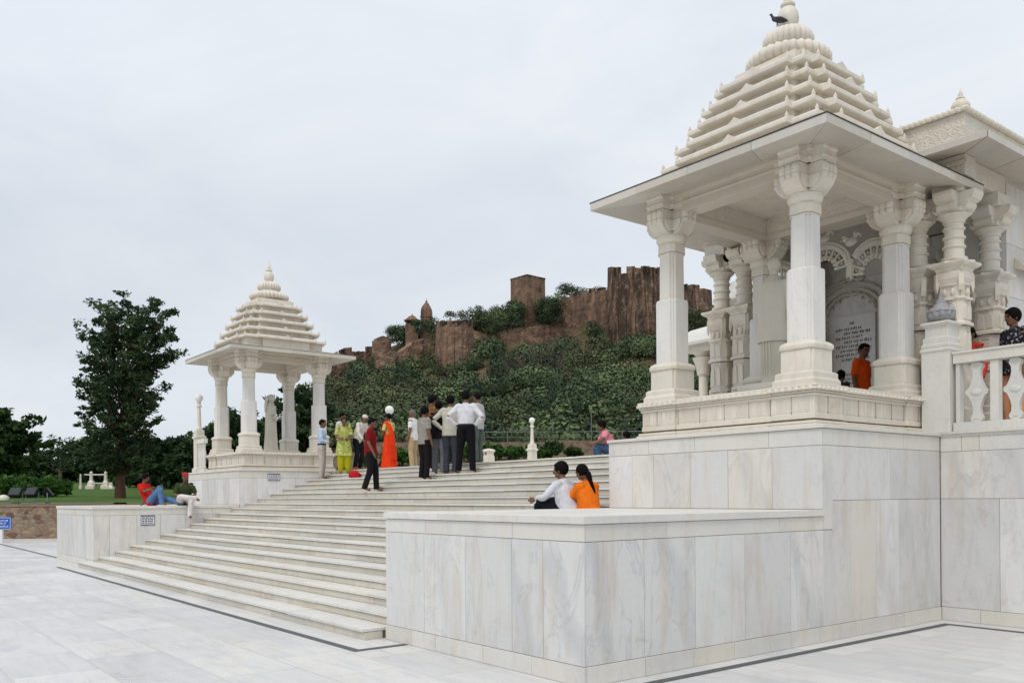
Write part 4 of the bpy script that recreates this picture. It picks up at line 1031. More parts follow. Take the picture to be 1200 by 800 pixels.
bush(48, 59, 585, .95, 1.45, 'bright green bush behind the rightmost floodlight')
bush(70, 150, 570, 1.9, 1.0, 'low flowering bush on the lawn right of the tall tree', 'leaf_bright')
bush(72, 182, 569, 1.8, .9, 'low dark bush on the lawn beside the sitting men', 'leaf_mid')
bush(75, 208, 569, 1.6, .9, 'low bush on the lawn left of the lamp post', 'leaf_mid')
for u, r, h_, vb, d, lab in ((515, 1.3, 1.5, 541, 50, 'bush behind the standing group of men'), (548, 1.4, 1.6, 540, 50, 'bush left of the small marble post'), (575, 1.3, 1.5, 539, 52, 'bush behind the small marble post'), (596, 1.0, 1.3, 538, 52, 'bright bush between small post and lamp post'),
                             (618, 1.3, 1.4, 538, 51, 'bush directly behind the lamp post on the terrace'), (645, 1.1, 1.5, 537, 52, 'dark bush right of the terrace lamp post'), (672, .7, 1.0, 535, 55, 'small dark bush on the grass strip near the railing'), (470, 1.3, 1.6, 545, 48, 'bush behind the woman in the red sari'), (442, 1.2, 1.4, 546, 48, 'bush between the man in red shirt and the red sari')):
    bush(d, u, vb, r, h_ * .68, lab, 'leaf_mid' if 'dark' in lab else 'leaf_bright', n=14)

# scrub over the hillside: uncountable, one object
FORT = [((706, 314), (778, 396)), ((648, 338), (712, 392)), ((598, 320), (639, 350)), ((514, 376), (552, 424)), ((388, 404), (406, 445)), ((406, 398), (437, 414)), ((798, 334), (834, 362)), ((476, 402), (506, 418)), ((592, 390), (640, 408)), ((436, 392), (456, 408))]
BARE = [(662, 436, 11), (604, 466, 9), (700, 462, 9), (566, 422, 8), (736, 430, 10), (470, 448, 6), (634, 498, 8), (748, 488, 9), (520, 474, 7), (680, 412, 6), (420, 468, 6)]
cen, rads = [], []
cnt = 0
while cnt < 2900:
    u = random.uniform(300, 1250) if random.random() < .45 else random.uniform(380, 850); t = random.random()
    d = 62 + 143 * t ** .72
    if u > 860 and random.random() < .6: continue
    p = terr(u, d); r_ = (random.uniform(.6, 1.3) if random.random() < .6 else random.uniform(1.8, 3.6)) * (.5 + .5 * (d / 200))
    uu, vv = project(p + Vector((0, 0, r_ * .6)))
    rad_px = r_ / d * 1028
    if any(a[0] - rad_px * .45 < uu < b_[0] + rad_px * .45 and a[1] - rad_px < vv < b_[1] + rad_px * .2 for a, b_ in FORT): continue
    nz = math.sin(p.x * .09 + 1) * math.sin(p.y * .11 + p.z * .2)
    if nz > .42 and random.random() < .93: continue
    if d < 95 and random.random() < .35: continue
    if random.random() < .9 and any(math.hypot((uu - a) / 1.6, vv - b_) < c_ + 2.5 * math.sin(uu * .3) for a, b_, c_ in BARE): continue
    cen.append((p.x, p.y, p.z + r_ * .45)); rads.append(r_); cnt += 1
for (u0, u1, v0, v1, d, n_) in ((600, 650, 352, 372, 198, 26), (484, 512, 378, 390, 192, 12), (600, 612, 360, 384, 190, 8), (655, 712, 338, 348, 208, 16), (520, 600, 368, 386, 200, 40), (455, 500, 386, 402, 200, 34), (560, 600, 360, 392, 188, 20), (635, 655, 345, 380, 190, 12), (500, 520, 384, 420, 186, 10), (806, 830, 366, 400, 186, 14), (640, 660, 350, 370, 190, 8), (690, 700, 380, 400, 186, 5)):
    for i in range(n_):
        p = AD(d + random.uniform(-3, 3), random.uniform(u0, u1), random.uniform(v0, v1)); cen.append(tuple(p)); rads.append(random.uniform(1.2, 2.3))
P, S, T, Q = [], [], [], []
for c_, r_ in zip(cen, rads):
    k = int(60 + 66 * r_)
    q = RNG.normal(size=(k, 3)); q /= np.linalg.norm(q, axis=1)[:, None]; q[:, 2] = np.abs(q[:, 2]) * 1.0 - .15; Q.append(q * np.array((1, 1, 1.5))); q = q * ((RNG.random(k) ** .22)[:, None] * r_); q[:, 2] *= (.62 if r_ < 1.3 else 1.0); q += RNG.normal(0, .09 * r_, (k, 3))
    P.append(q + np.array(c_)); S.append(.185 * math.sqrt(r_) * RNG.uniform(.6, 1.4, k)); t0 = random.choice((.02, .08, .15, .28, .45, .62, .95)) + random.uniform(-.04, .04); T.append(np.clip(t0 + RNG.normal(0, .06, k), 0, 1))
m_ = M['leaf_hill']; nt = m_.node_tree; b = nt.nodes['Principled BSDF']; src = b.inputs['Base Color'].links[0].from_socket
reg = noise(nt, geo_pos(nt), .035, 4, .6, .5)
c = mixc(nt, maprange(nt, reg, .46, .60, 0, .42), src, (.095, .088, .040)); c = mixc(nt, maprange(nt, noise(nt, geo_pos(nt), .05, 3, .5), .55, .68, 0, .4), c, (.020, .050, .034))
for l_ in list(src.links): 
    if l_.to_node.type in ('BSDF_TRANSLUCENT', 'BSDF_PRINCIPLED'): nt.links.new(c, l_.to_socket)
o = leaf_mesh('hillside_scrub', np.concatenate(P), np.concatenate(S), np.concatenate(T), M['leaf_hill'], elong=1.5, kind='stuff', nrm=np.concatenate(Q))
tag(o, 'dense green scrub and low trees covering the hillside below the fort', 'scrub')
# bare brown thicket in the middle of the slope
q = MB()
for i in range(60):
    u = random.uniform(602, 655); d = random.uniform(140, 160); p = terr(u, d)
    for j in range(7):
        a = random.uniform(0, 6.28); L_ = random.uniform(2, 4.2)
        q.tube([p, p + Vector((math.cos(a) * .8, math.sin(a) * .8, L_ * .55)), p + Vector((math.cos(a) * 2, math.sin(a) * 2, L_))], [.07, .05, .02], 3)
M['twig'] = plain('bare_twigs', (.13, .105, .085), 1, .3, 1)
tag(q.build('bare_thicket', M['twig'], base=tuple(terr(630, 150))), 'bare grey brown leafless thicket in the middle of the hillside', 'thicket', kind='stuff')

# ------------------------------------------------------------------ fort
m, nt, b = new_mat('fort_stone')
gp = geo_pos(nt)
br = N(nt, 'ShaderNodeTexBrick', offset=.5); br.inputs['Scale'].default_value = 1; br.inputs['Brick Width'].default_value = .9; br.inputs['Row Height'].default_value = .42; br.inputs['Mortar Size'].default_value = .03
mpb = N(nt, 'ShaderNodeMapping'); mpb.inputs['Rotation'].default_value = (rad(90), 0, rad(40)); nt.links.new(gp, mpb.inputs['Vector']); nt.links.new(mpb.outputs[0], br.inputs['Vector'])
br.inputs['Color1'].default_value = (.25, .15, .105, 1); br.inputs['Color2'].default_value = (.37, .24, .17, 1); br.inputs['Mortar'].default_value = (.12, .08, .06, 1)
n1 = noise(nt, gp, .45, 7, .7, .4)
c = mixc(nt, maprange(nt, n1, .45, .66, 0, .75), br.outputs['Color'], (.115, .080, .060))
c = mixc(nt, maprange(nt, noise(nt, gp, .22, 5, .7, 1.2), .55, .7, 0, .55), c, (.36, .235, .16))
mps = N(nt, 'ShaderNodeMapping'); mps.inputs['Scale'].default_value = (.95, .95, .13); nt.links.new(gp, mps.inputs['Vector'])
at = N(nt, 'ShaderNodeAttribute', attribute_name='slab'); sp_ = nt.nodes.new('ShaderNodeSeparateColor'); nt.links.new(at.outputs['Color'], sp_.inputs[0])
stn = maprange(nt, noise(nt, mps.outputs[0], 1, 6, .7, .2), .40, .54, 0, 1); mm = N(nt, 'ShaderNodeMath', operation='MULTIPLY'); nt.links.new(stn, mm.inputs[0]); nt.links.new(sp_.outputs[0], mm.inputs[1])
c = mixc(nt, mm.outputs[0], c, (.040, .030, .024))
lt = maprange(nt, noise(nt, gp, .95, 6, .75), .56, .68, 0, .65); c = mixc(nt, lt, c, (.40, .32, .24)); c = mixc(nt, maprange(nt, noise(nt, gp, 2.2, 5, .8), .55, .7, 0, .6), c, (.05, .035, .028))
nt.links.new(c, b.inputs['Base Color']); b.inputs['Roughness'].default_value = 1; b.inputs['Specular IOR Level'].default_value = .1
bp = N(nt, 'ShaderNodeBump', Strength=.8, Distance=.18); nt.links.new(noise(nt, gp, 1.1, 8, .7), bp.inputs['Height']); nt.links.new(bp.outputs[0], b.inputs['Normal'])
M['fort'] = m
HR = R0.copy(); HV = V.copy()
def fort_poly(pts, th=3.0, name='fort_wall', label='', stain=.3, crenel=None, cat='fort wall', batter=.06, cw=(1.4, .8), parts=True):
    """thick wall; pts = [(u, vtop, vbottom, depth)], running left to right"""
    n = 0; g = MB(); g.col = (stain, .3, .3)
    tops, bots = [], []
    for u, vt, vb, d in pts: tops.append(AD(d, u, vt)); q = AD(d, u, vb); bots.append(q)
    mid = (tops[0] + tops[-1]) / 2; mid.z = min(p.z for p in bots)
    for i in range(len(pts) - 1):
        a, b2 = tops[i], tops[i + 1]; c_, d_ = bots[i].copy(), bots[i + 1].copy()
        dirr = Vector((b2.x - a.x, b2.y - a.y, 0)).normalized(); nr = Vector((-dirr.y, dirr.x, 0))
        if nr.dot(V) < 0: nr = -nr
        for q, top in ((c_, a), (d_, b2)):
            q.x, q.y = top.x, top.y
            q += -nr * (top.z - q.z) * batter; q.z -= 2
        # subdivided and roughened front
        K, J = max(2, int((b2 - a).length / .55)), 14
        vs = []; 
        for j in range(J + 1):
            for k in range(K + 1):
                p = c_.lerp(d_, k / K).lerp(a.lerp(b2, k / K), j / J)
                if 0 < k < K: p -= nr * (random.uniform(0, .13) + .14 * math.sin(k * .9 + j * .5) * math.sin(j * .8))
                if j == J and 0 < k < K: p.z += random.uniform(-.35, .12)
                vs.append(p)
        fs = [(j * (K + 1) + k, j * (K + 1) + k + 1, (j + 1) * (K + 1) + k + 1, (j + 1) * (K + 1) + k) for j in range(J) for k in range(K)]
        nb_ = len(vs)
        top_row = vs[J * (K + 1):]; vs += [p + nr * th for p in top_row] + [Vector((p.x, p.y, min(c_.z, d_.z))) + nr * th for p in top_row]
        fs += [(J * (K + 1) + k, J * (K + 1) + k + 1, nb_ + k + 1, nb_ + k) for k in range(K)] + [(nb_ + k, nb_ + k + 1, nb_ + K + 1 + k + 1, nb_ + K + 1 + k) for k in range(K)]
        fs += [tuple([j * (K + 1) for j in range(J + 1)] + [nb_, nb_ + K + 1])[::-1], tuple([j * (K + 1) + K for j in range(J + 1)] + [nb_ + K, nb_ + 2 * K + 1])]
        g.add(vs, fs)
        if crenel:
            t = 0; Ln = (b2 - a).length
            while t < Ln - cw[0] * .5:
                w_ = cw[0] * random.uniform(.8, 1.15); hh = crenel * random.uniform(.7, 1.1)
                if random.random() < .85:
                    p0 = a.lerp(b2, t / Ln); p1 = a.lerp(b2, min(1, (t + w_) / Ln))
                    g.col = (1.0, .3, .3)
                    V8 = [p0, p1, p1 + nr * .9, p0 + nr * .9]
                    g.add([tuple(p - Vector((0, 0, .4))) for p in V8] + [tuple(p + Vector((0, 0, hh * random.uniform(.9, 1.05)))) for p in V8], [(0, 1, 2, 3), (4, 7, 6, 5), (0, 4, 5, 1), (1, 5, 6, 2), (2, 6, 7, 3), (3, 7, 4, 0)])
                    g.col = (stain, .3, .3)
                t += w_ + cw[1]
    o = g.build(name, M['fort'], base=tuple(mid)); return tag(o, label, cat, 'walls and towers of the hill fort')
def arcpts(u0, u1, vt, vb, d, depth, n=9, sag=0):
    out = []
    for i in range(n):
        t = i / (n - 1); s = math.sin(PI * t); out.append((u0 + (u1 - u0) * (1 - math.cos(PI * t)) / 2, vt - sag * s, vb + (2 if vb else 0) * s, d - depth * s))
    return out
fort_poly(arcpts(712, 776, 322, 408, 190, 7, 11, 2), 4, 'fort_bastion', 'massive dark stained round bastion of the fort, tallest wall on the hill', .85, 1.5, 'bastion', .03, (1.7, 1.1))
fort_poly([(646, 353, 400, 196), (668, 347, 400, 195), (690, 341, 404, 194), (713, 338, 405, 192)], 3, 'fort_wall', 'long reddish brown fort wall adjoining the left side of the massive bastion', .55, .5)
fort_poly([(585, 388, 420, 187), (606, 384, 418, 188), (640, 380, 402, 190), (665, 384, 404, 191), (690, 390, 408, 191)], 2, 'fort_wall', 'low broken pinkish fort wall below the square tower', .35)
fort_poly([(774, 340, 404, 192), (800, 338, 400, 194), (815, 337, 396, 196), (834, 340, 394, 198)], 3, 'fort_wall', 'fort wall right of the massive bastion, seen between the marble columns', .8, .9)
fort_poly(arcpts(511, 554, 381, 434, 182, 6, 9, 1), 3, 'fort_bastion', 'reddish round bastion half way along the hill with small battlements', .30, .8, 'bastion', .05, (1.0, .6))
fort_poly([(548, 384, 405, 188), (570, 392, 412, 188), (586, 394, 418, 188)], 2, 'fort_wall', 'low fort wall right of the reddish round bastion, half hidden by bushes', .3)
fort_poly([(388, 419, 452, 176), (405, 412, 450, 178), (420, 411, 446, 180), (436, 412, 440, 182)], 3, 'fort_wall', 'lowest fort wall with dark battlements at the left foot of the hill', .75, 1.0, 'fort wall', .03, (1.6, .7))
fort_poly([(436, 399, 418, 190), (446, 394, 418, 189), (456, 393, 418, 190)], 4, 'fort_tower', 'small square fort tower above the lowest fort wall', .35, None, 'tower', .02)
fort_poly([(440, 412, 428, 178), (463, 410, 428, 179)], 2, 'fort_wall', 'short fort wall section in the scrub left of the reddish bastion', .2)
fort_poly([(470, 412, 430, 182), (484, 400, 428, 184), (497, 396, 426, 186), (512, 396, 426, 187)], 2, 'fort_wall', 'ruined sloping fort wall just left of the reddish bastion', .3)
fort_poly([(536, 377, 392, 202), (560, 371, 390, 203), (598, 366, 380, 204)], 2, 'fort_wall', 'dark thin fort wall along the crest left of the square tower', .95)
# square tower
def tower(d, u0, u1, vt, vb):
    a = AD(d, u0, vt); b2 = AD(d, (u0 + u1) / 2 - 3, vt - 3); w_ = (u1 - u0) / 1028 * d
    z1 = AD(d, u0, vt).z; z0 = AD(d, u0, vb).z - 9; cc_ = AD(d + 2, (u0 + u1) / 2, vt); s = w_ / 1.42
    e = empty('fort_tower', (cc_.x, cc_.y, z0), rad(142 - 90 + 42), 'plain square reddish tower rising from the trees on top of the hill', 'tower', 'walls and towers of the hill fort')
    g = MB(); g.col = (.22, .3, .3); K = 7
    for f in range(4):
        g.xf = Matrix.Rotation(f * PI / 2, 4, 'Z'); vs = []; 
        for j in range(K + 1):
            for k in range(K + 1): vs.append((-s / 2 + s * k / K, -s / 2 * (1.03 - .03 * j / K) - (random.uniform(0, .06) if 0 < k < K else 0), (z1 - z0) * j / K + (random.uniform(-.1, .1) if j == K else 0)))
        fs = [(j * (K + 1) + k, j * (K + 1) + k + 1, (j + 1) * (K + 1) + k + 1, (j + 1) * (K + 1) + k) for j in range(K) for k in range(K)]; g.add(vs, fs)
    g.xf = None; g.box(-s / 2 + .1, s / 2 - .1, -s / 2 + .1, s / 2 - .1, z1 - z0 - .5, z1 - z0 - .05); g.build('wall', M['fort'], e)
    g = MB(); g.col = (1, .3, .3); g.plan(sq, [(s / 2 + .05, z1 - z0 - .1), (s / 2 + .12, z1 - z0 + .1), (s / 2 + .05, z1 - z0 + .22)]); g.build('parapet', M['fort'], e)
    g = MB(); g.col = (.9, .3, .3)
    for x in (-.9, .7): g.box(x, x + .45, -s / 2 - .14, -s / 2 - .1, (z1 - z0) - 3.2, (z1 - z0) - 2.2)
    g.build('slit_window', M['fort'], e)
tower(198, 598, 639, 325, 360)
# small hilltop temple: curved spire and domed porch
e = empty('hill_temple', tuple(AD(196, 500, 384)), rad(50), 'small brown temple with a curved pointed spire on the hilltop', 'temple')
z_ = lambda v: (384 - v) / 1028 * 196
g = MB(); g.col = (.5, .3, .3)
g.plan(lambda a: stepsq(a, a * .3), [(1.25, -6), (1.25, z_(373)), (1.4, z_(372)), (1.2, z_(371)), (1.22, z_(366)), (1.1, z_(362)), (.85, z_(359)), (.5, z_(356.5)), (.3, z_(356))], 0, 0)
for k in range(12): g.plan(lambda a: stepsq(a, a * .3), [(1.28 - .03 * k, z_(371 - k * .9)), (1.28 - .03 * k, z_(370.6 - k * .9))], 0, 0)
g.lathe([(.5, z_(357)), (.55, z_(356)), (.4, z_(355)), (.2, z_(354)), (.28, z_(353.2)), (.1, z_(352)), (.02, z_(350))], 0, 0, 12); g.build('spire', M['fort'], e)
g = MB(); g.col = (.4, .3, .3); ox = -3.0
g.box(ox - 1.6, ox + 1.2, -1.3, 1.3, z_(414), z_(380)); 
for x in (-1.45, .9):
    for y in (-1.2, .95): g.box(ox + x, ox + x + .3, y, y + .3, z_(380), z_(376.5))
g.box(ox - 1.0, ox + .9, -.4, 1.2, z_(380), z_(376.5))
g.box(ox - 1.9, ox + 1.5, -1.6, 1.6, z_(376.5), z_(375.7)); g.plan(sq, [(1.3, z_(375.7)), (1.3, z_(374.5)), (1.0, z_(373.3)), (.8, z_(371.5)), (.45, z_(370.3)), (.1, z_(369)), (.03, z_(367))], ox - .2, 0); g.build('domed_porch', M['fort'], e)

# ------------------------------------------------------------------ strip beyond the terrace: low wall, railing, pale poles
M['rubble'] = plain('rubble_stone', (.23, .17, .125), 1, .45, 3.5, bump=.05)
q = MB(); a = terr(560, 60); 
pts = [(440, 61), (520, 60.5), (640, 59.5), (700, 60), (760, 61), (860, 63)]
for (u0, d0), (u1, d1) in zip(pts[:-1], pts[1:]):
    p0, p1 = AD(d0, u0, 530), AD(d1, u1, 530); n_ = max(1, int((p1 - p0).length / .8))
    for i in range(n_):
        a, b2 = p0.lerp(p1, i / n_), p0.lerp(p1, (i + 1) / n_ - .0); zt = a.z + .70 + random.uniform(-.03, .03) + (.12 if u0 >= 640 else 0)
        w3 = V * .35
        q.add([tuple(Vector((p.x, p.y, z))) for z in (a.z - .8, zt) for p in (a, b2, b2 + w3, a + w3)], [(0, 1, 2, 3), (4, 7, 6, 5), (0, 4, 5, 1), (1, 5, 6, 2), (2, 6, 7, 3), (3, 7, 4, 0)], rc())
tag(q.build('low_stone_wall', M['rubble'], base=tuple(AD(60, 620, 530))), 'low brown rubble wall along the foot of the hill behind the terrace', 'stone wall')
M['rail'] = plain('pale_railing_paint', (.16, .175, .17), .6, .15, 10)
q = MB(); p0, p1 = AD(62, 540, 525), AD(64, 860, 517)
p0.z, p1.z = 5.2, 5.3
for h_ in (.25, .62, 1.0): q.tube([p0 + Vector((0, 0, h_)), p1 + Vector((0, 0, h_))], [.018 if h_ < 1 else .035] * 2, 6)
for i in range(13):
    p = p0.lerp(p1, i / 12); q.tube([p - Vector((0, 0, .5)), p + Vector((0, 0, 1.02))], [.04, .04], 6)
tag(q.build('railing', M['rail'], base=tuple(p0)), 'thin pale metal railing above the low stone wall at the hill foot', 'railing')
for u, v0, v1, d in ((648, 520, 490, 66), (693, 516, 484, 66)):
    p = AD(d, u, v0); p2 = AD(d, u, v1); q = MB(); L_ = p2.z - p.z + 1
    q.tube([(0, 0, -1), (0, 0, L_ - 1)], [.05, .035], 8); e = empty('thin_pole', tuple(p), 0, 'thin pale pole by the railing, ' + ('nearer the terrace lamp post' if u < 660 else 'nearer the boy in pink'), 'pole')
    q.build('pole', M['rail'], e)

# lamp posts
lamp_post((-21.28, 3.86, 2.435), .12, 'slim white marble lamp post at the left corner of the distant pavilion platform')
p = AD(33, 624); g = lamp_post((p.x, p.y, 2.413), .11, 'white lamp post with round globe on the terrace edge, left of the near pavilion', h=.92)
p = AD(30, 457); lamp_post((p.x, p.y, 2.413), .15, 'lamp globe on a pole showing behind the woman in the red sari', h=.96)
p = AD(31, 573)
e = empty('marble_post', (p.x, p.y, 2.413), 0, 'short white marble gate post with a small cap on the terrace edge', 'post')
q = MB(); q.plan(sq, [(.15, 0), (.15, .66), (.13, .68), (.13, .80), (.17, .82), (.17, .86), (.13, .90), (.03, .93)], 0, 0, rc()); q.build('post', M['temple'], e, bevel=.006)
q = MB(); q.box(-.06, .06, -.137, -.131, .70, .79); q.build('niche', M['grout'], e)
# short balustrade on the left pavilion platform
e = empty('balustrade', (-20.95, 3.8, 2.435), label='short white balustrade between the slim lamp post and the distant pavilion', cat='balustrade')
q = MB(); q.box(-.2, .42, -.06, .06, .86, 1.0, rc()); q.build('top_rail', M['coping'], e, bevel=.004)
q = MB(); q.box(-.2, .42, -.06, .06, 0, .1, rc()); q.build('bottom_rail', M['coping'], e, bevel=.004)
for i in range(4):
    q = MB(); x = -.12 + i * .145; q.lathe([(.035, .1), (.05, .14), (.03, .2), (.045, .42), (.055, .5), (.045, .58), (.03, .76), (.05, .82), (.035, .86)], x, 0, 10); q.build('baluster', M['coping'], e, smooth=True)

# ------------------------------------------------------------------ left side: stone retaining wall, sign, floodlights, white ruins
m, nt, b = new_mat('random_rubble')
vo = N(nt, 'ShaderNodeTexVoronoi', Scale=1.75); mpv = N(nt, 'ShaderNodeMapping'); mpv.inputs['Scale'].default_value = (1.9, 1.9, 3.4); nt.links.new(geo_pos(nt), mpv.inputs['Vector']); nt.links.new(mpv.outputs[0], vo.inputs['Vector'])
sp_ = nt.nodes.new('ShaderNodeSeparateColor'); nt.links.new(vo.outputs['Color'], sp_.inputs[0])
c = ramp(nt, sp_.outputs[0], [(0, (.10, .045, .032)), (.2, (.20, .12, .08)), (.45, (.30, .22, .15)), (.7, (.24, .19, .15)), (1, (.36, .26, .17))])
vo2 = N(nt, 'ShaderNodeTexVoronoi', Scale=1.75); vo2.feature = 'DISTANCE_TO_EDGE'; nt.links.new(mpv.outputs[0], vo2.inputs['Vector'])
c = mixc(nt, maprange(nt, vo2.outputs['Distance'], 0, .06, .8, 0), c, (.12, .095, .07)); c = mixc(nt, maprange(nt, noise(nt, geo_pos(nt), 6, 5), .4, .7, 0, .4), c, (.13, .10, .08))
nt.links.new(c, b.inputs['Base Color']); b.inputs['Roughness'].default_value = 1
bp = N(nt, 'ShaderNodeBump', Strength=.8, Distance=.06); nt.links.new(vo2.outputs['Distance'], bp.inputs['Height']); nt.links.new(bp.outputs[0], b.inputs['Normal'])
M['random_rubble'] = m
e = empty('retaining_wall', tuple(Vector((AD(37, -50).x, AD(37, -50).y, 0))), 0, 'brown and red rubble retaining wall holding up the lawn at the left', 'stone wall')
p0, p1 = AD(36.6, -700), AD(37.6, 330); p0.z = p1.z = 0
q = MB(); n_ = 50
def quadbox(q, a, b2, w3, z0, z1, col=None): q.add([(p.x, p.y, z) for z in (z0, z1) for p in (a, b2, b2 + w3, a + w3)], [(0, 1, 2, 3), (4, 7, 6, 5), (0, 4, 5, 1), (1, 5, 6, 2), (2, 6, 7, 3), (3, 7, 4, 0)], col)
quadbox(q, p0, p1, V * .4, 0, 1.36); o = q.build('wall', M['random_rubble'], None, e.location); o.parent = e; o.location = (0, 0, 0)
q = MB()
for i in range(n_): quadbox(q, p0.lerp(p1, i / n_) - V * .04, p0.lerp(p1, (i + .992) / n_) - V * .04, V * .5, 1.362, 1.44 + random.uniform(-.008, .008), rc())
o = q.build('coping', plain('sandstone_coping', (.26, .17, .12), .9, .2, 4), None, e.location); o.parent = e; o.location = (0, 0, 0)
# blue sign
M['blue'] = plain('sign_blue', (.015, .10, .42), .45, .05, 3); M['white'] = plain('white_paint', (.75, .75, .74), .5, .04, 5); M['black'] = plain('black_paint', (.012, .012, .013), .5, .2, 5); M['steel'] = plain('dull_steel', (.30, .31, .33), .45, .1, 8, .6)
def face_cam(p): return math.atan2(V.y, V.x) - PI / 2
p = AD(34.0, 3); p.z = 0
e = empty('blue_sign', tuple(p), face_cam(p), 'blue notice board with white lettering on a white post at the left edge', 'sign')
q = MB(); q.box(-.62, .33, -.02, .02, .50, .99); q.build('board', M['blue'], e, bevel=.004)
q = MB(); q.box(-.60, .31, -.024, -.021, .955, .97); q.box(-.60, .31, -.024, -.021, .52, .535); q.box(-.60, -.585, -.024, -.021, .536, .954); q.box(.295, .31, -.024, -.021, .536, .954)
for z, a, b_ in ((.86, -.5, .22), (.76, -.55, .12), (.64, -.3, .24)):
    script_line(q, a, b_, z, .075, -.0205)
q.build('lettering', M['white'], e)
q = MB(); q.box(-.20, .0, -.05, .05, 0, .497); q.box(-.18, -.02, .021, .06, .497, .9); q.build('post', M['white'], e, bevel=.005)
# floodlights on the lawn
fl = None
for i, (u, v, rz, til, lab) in enumerate(((19, 588, .9, 25, 'black and silver floodlight, leftmost of three at the lawn edge'), (38, 587.5, -.5, -35, 'black floodlight, middle of three at the lawn edge'), (56, 588, .3, 40, 'black floodlight tilted up, rightmost of three at the lawn edge'))):
    p = AD(40, u, v)
    if fl is None:
        fl = empty('floodlight', tuple(p), rz, lab, 'floodlight', 'floodlights at the lawn edge')
        q = MB(); q.box(-.16, .16, -.10, .10, -.05, .05); q.tube([(-.30, 0, .04), (-.30, 0, .42)], [.025] * 2, 6); q.tube([(.30, 0, .04), (.30, 0, .42)], [.025] * 2, 6); q.tube([(-.30, 0, .04), (.30, 0, .04)], [.03] * 2, 6); q.build('bracket', M['steel'], fl)
        q = MB(); q.xf = Matrix.Translation((0, 0, .40)) @ Matrix.Rotation(rad(-38), 4, 'X'); q.loft([[(x * a, z_ , y * b_) for x, y in ((-1, -1), (1, -1), (1, 1), (-1, 1))] for a, b_, z_ in ((.27, .22, -.14), (.28, .23, -.10), (.20, .15, .12), (.12, .10, .20))]); q.build('housing', M['black'], fl, bevel=.01)
        q = MB(); q.xf = Matrix.Translation((0, 0, .40)) @ Matrix.Rotation(rad(-38), 4, 'X'); q.box(-.24, .24, -.150, -.143, -.19, .19); q.build('lens', plain('dark_lens', (.04, .045, .05), .25, .1, 4), fl)
    else: copy_tree(fl, tuple(p), rz + i * 1.3, lab)
p = AD(42, 4, 585); e = empty('stone_dome', tuple(p), 0, 'small pale domed stone on the lawn at the left edge', 'stone'); q = MB(); q.lathe([(.26, -.05), (.26, .06), (.22, .14), (.12, .21), (.02, .23)], 0, 0, 16); q.build('dome', M['temple'], e, smooth=True)
# white garden shrine beyond the lawn
def wpost(u, vb, vt, w0, w1, lab, d=64, name='white_pillar', cat='pillar'):
    p = AD(d, u, vb); h_ = (vb - vt) / 1028 * d
    e = empty(name, tuple(p), face_cam(p), lab, cat, 'white marble garden pillars beyond the lawn')
    q = MB(); q.plan(sq, [(w0 * .9, -.2), (w0 * .9, h_ * .10), (w0 * .62, h_ * .12), (w0 * .55, h_ * .3), (w1 * .55, h_ * .45), (w1 * .45, h_ * .88), (w1 * .55, h_ * .9), (w1 * .2, h_)], 0, 0, rc()); q.build('pillar', M['temple'], e); return e
wpost(94.5, 571, 555, .10, .10, 'thin white marble post, leftmost of the garden pillars'); wpost(107, 571, 552, .34, .17, 'white tapering marble pillar with broad foot left of the tall tree')
wpost(124, 571, 552, .30, .17, 'white tapering marble pillar close to the tall tree trunk'); wpost(130, 572, 565, .28, .2, 'low white marble block beside the tall tree trunk'); wpost(145, 571, 562, .22, .14, 'small white marble pillar just right of the tall tree trunk'); wpost(190, 570, 558, .14, .12, 'small white marble post in the shade behind the sitting men')
q = MB(); a, b2 = AD(64, 99, 556), AD(64, 124, 556); q.tube([a, b2], [.05, .05], 6); tag(q.build('white_rail', M['temple'], base=tuple(a)), 'thin white rail joining the garden pillars beyond the lawn', 'rail')
p = AD(64, 116, 571); e = empty('white_bench', tuple(p), face_cam(p), 'low white marble bench between two garden pillars', 'bench'); q = MB(); q.box(-.45, .45, -.2, .2, .28, .36); q.build('seat', M['temple'], e); 
for x in (-.35, .25): 
    q = MB(); q.box(x, x + .12, -.18, .18, -.1, .279); q.build('leg', M['temple'], e)

# notices fixed on the left wall
def notice(y0, y1, z0, z1, lab):
    e = empty('notice_plate', (XL + .002, (y0 + y1) / 2, (z0 + z1) / 2), 0, lab, 'sign')
    q = MB(); w_, h_ = (y1 - y0) / 2, (z1 - z0) / 2; q.box(.0, .012, -w_, w_, -h_, h_); q.build('plate', M['white'], e)
    q = MB(); n = 5; q.box(.0125, .015, -w_, w_, h_ * .78, h_); q.box(.0125, .015, -w_, w_, -h_, -h_ * .82); q.box(.0125, .015, -w_, -w_ * .93, -h_ * .82, h_ * .78); q.box(.0125, .015, w_ * .93, w_, -h_ * .82, h_ * .78)
    for i in range(4):
        x = -w_ * .8; z = h_ * (.5 - i * .34)
        while x < w_ * .7:
            l_ = random.uniform(.03, .07); q.box(.0125, .015, x, min(x + l_, w_ * .8), z - h_ * .09, z + h_ * .09); x += l_ + .018
    q.build('lettering', plain('sign_ink', (.03, .03, .12), .5, .1, 4), e)
notice(1.10, 1.44, .99, 1.24, 'small white notice with dark lines on the low left wall of the stairs')
notice(4.42, 4.78, 2.13, 2.32, 'small white notice with dark lines on the block under the distant pavilion')

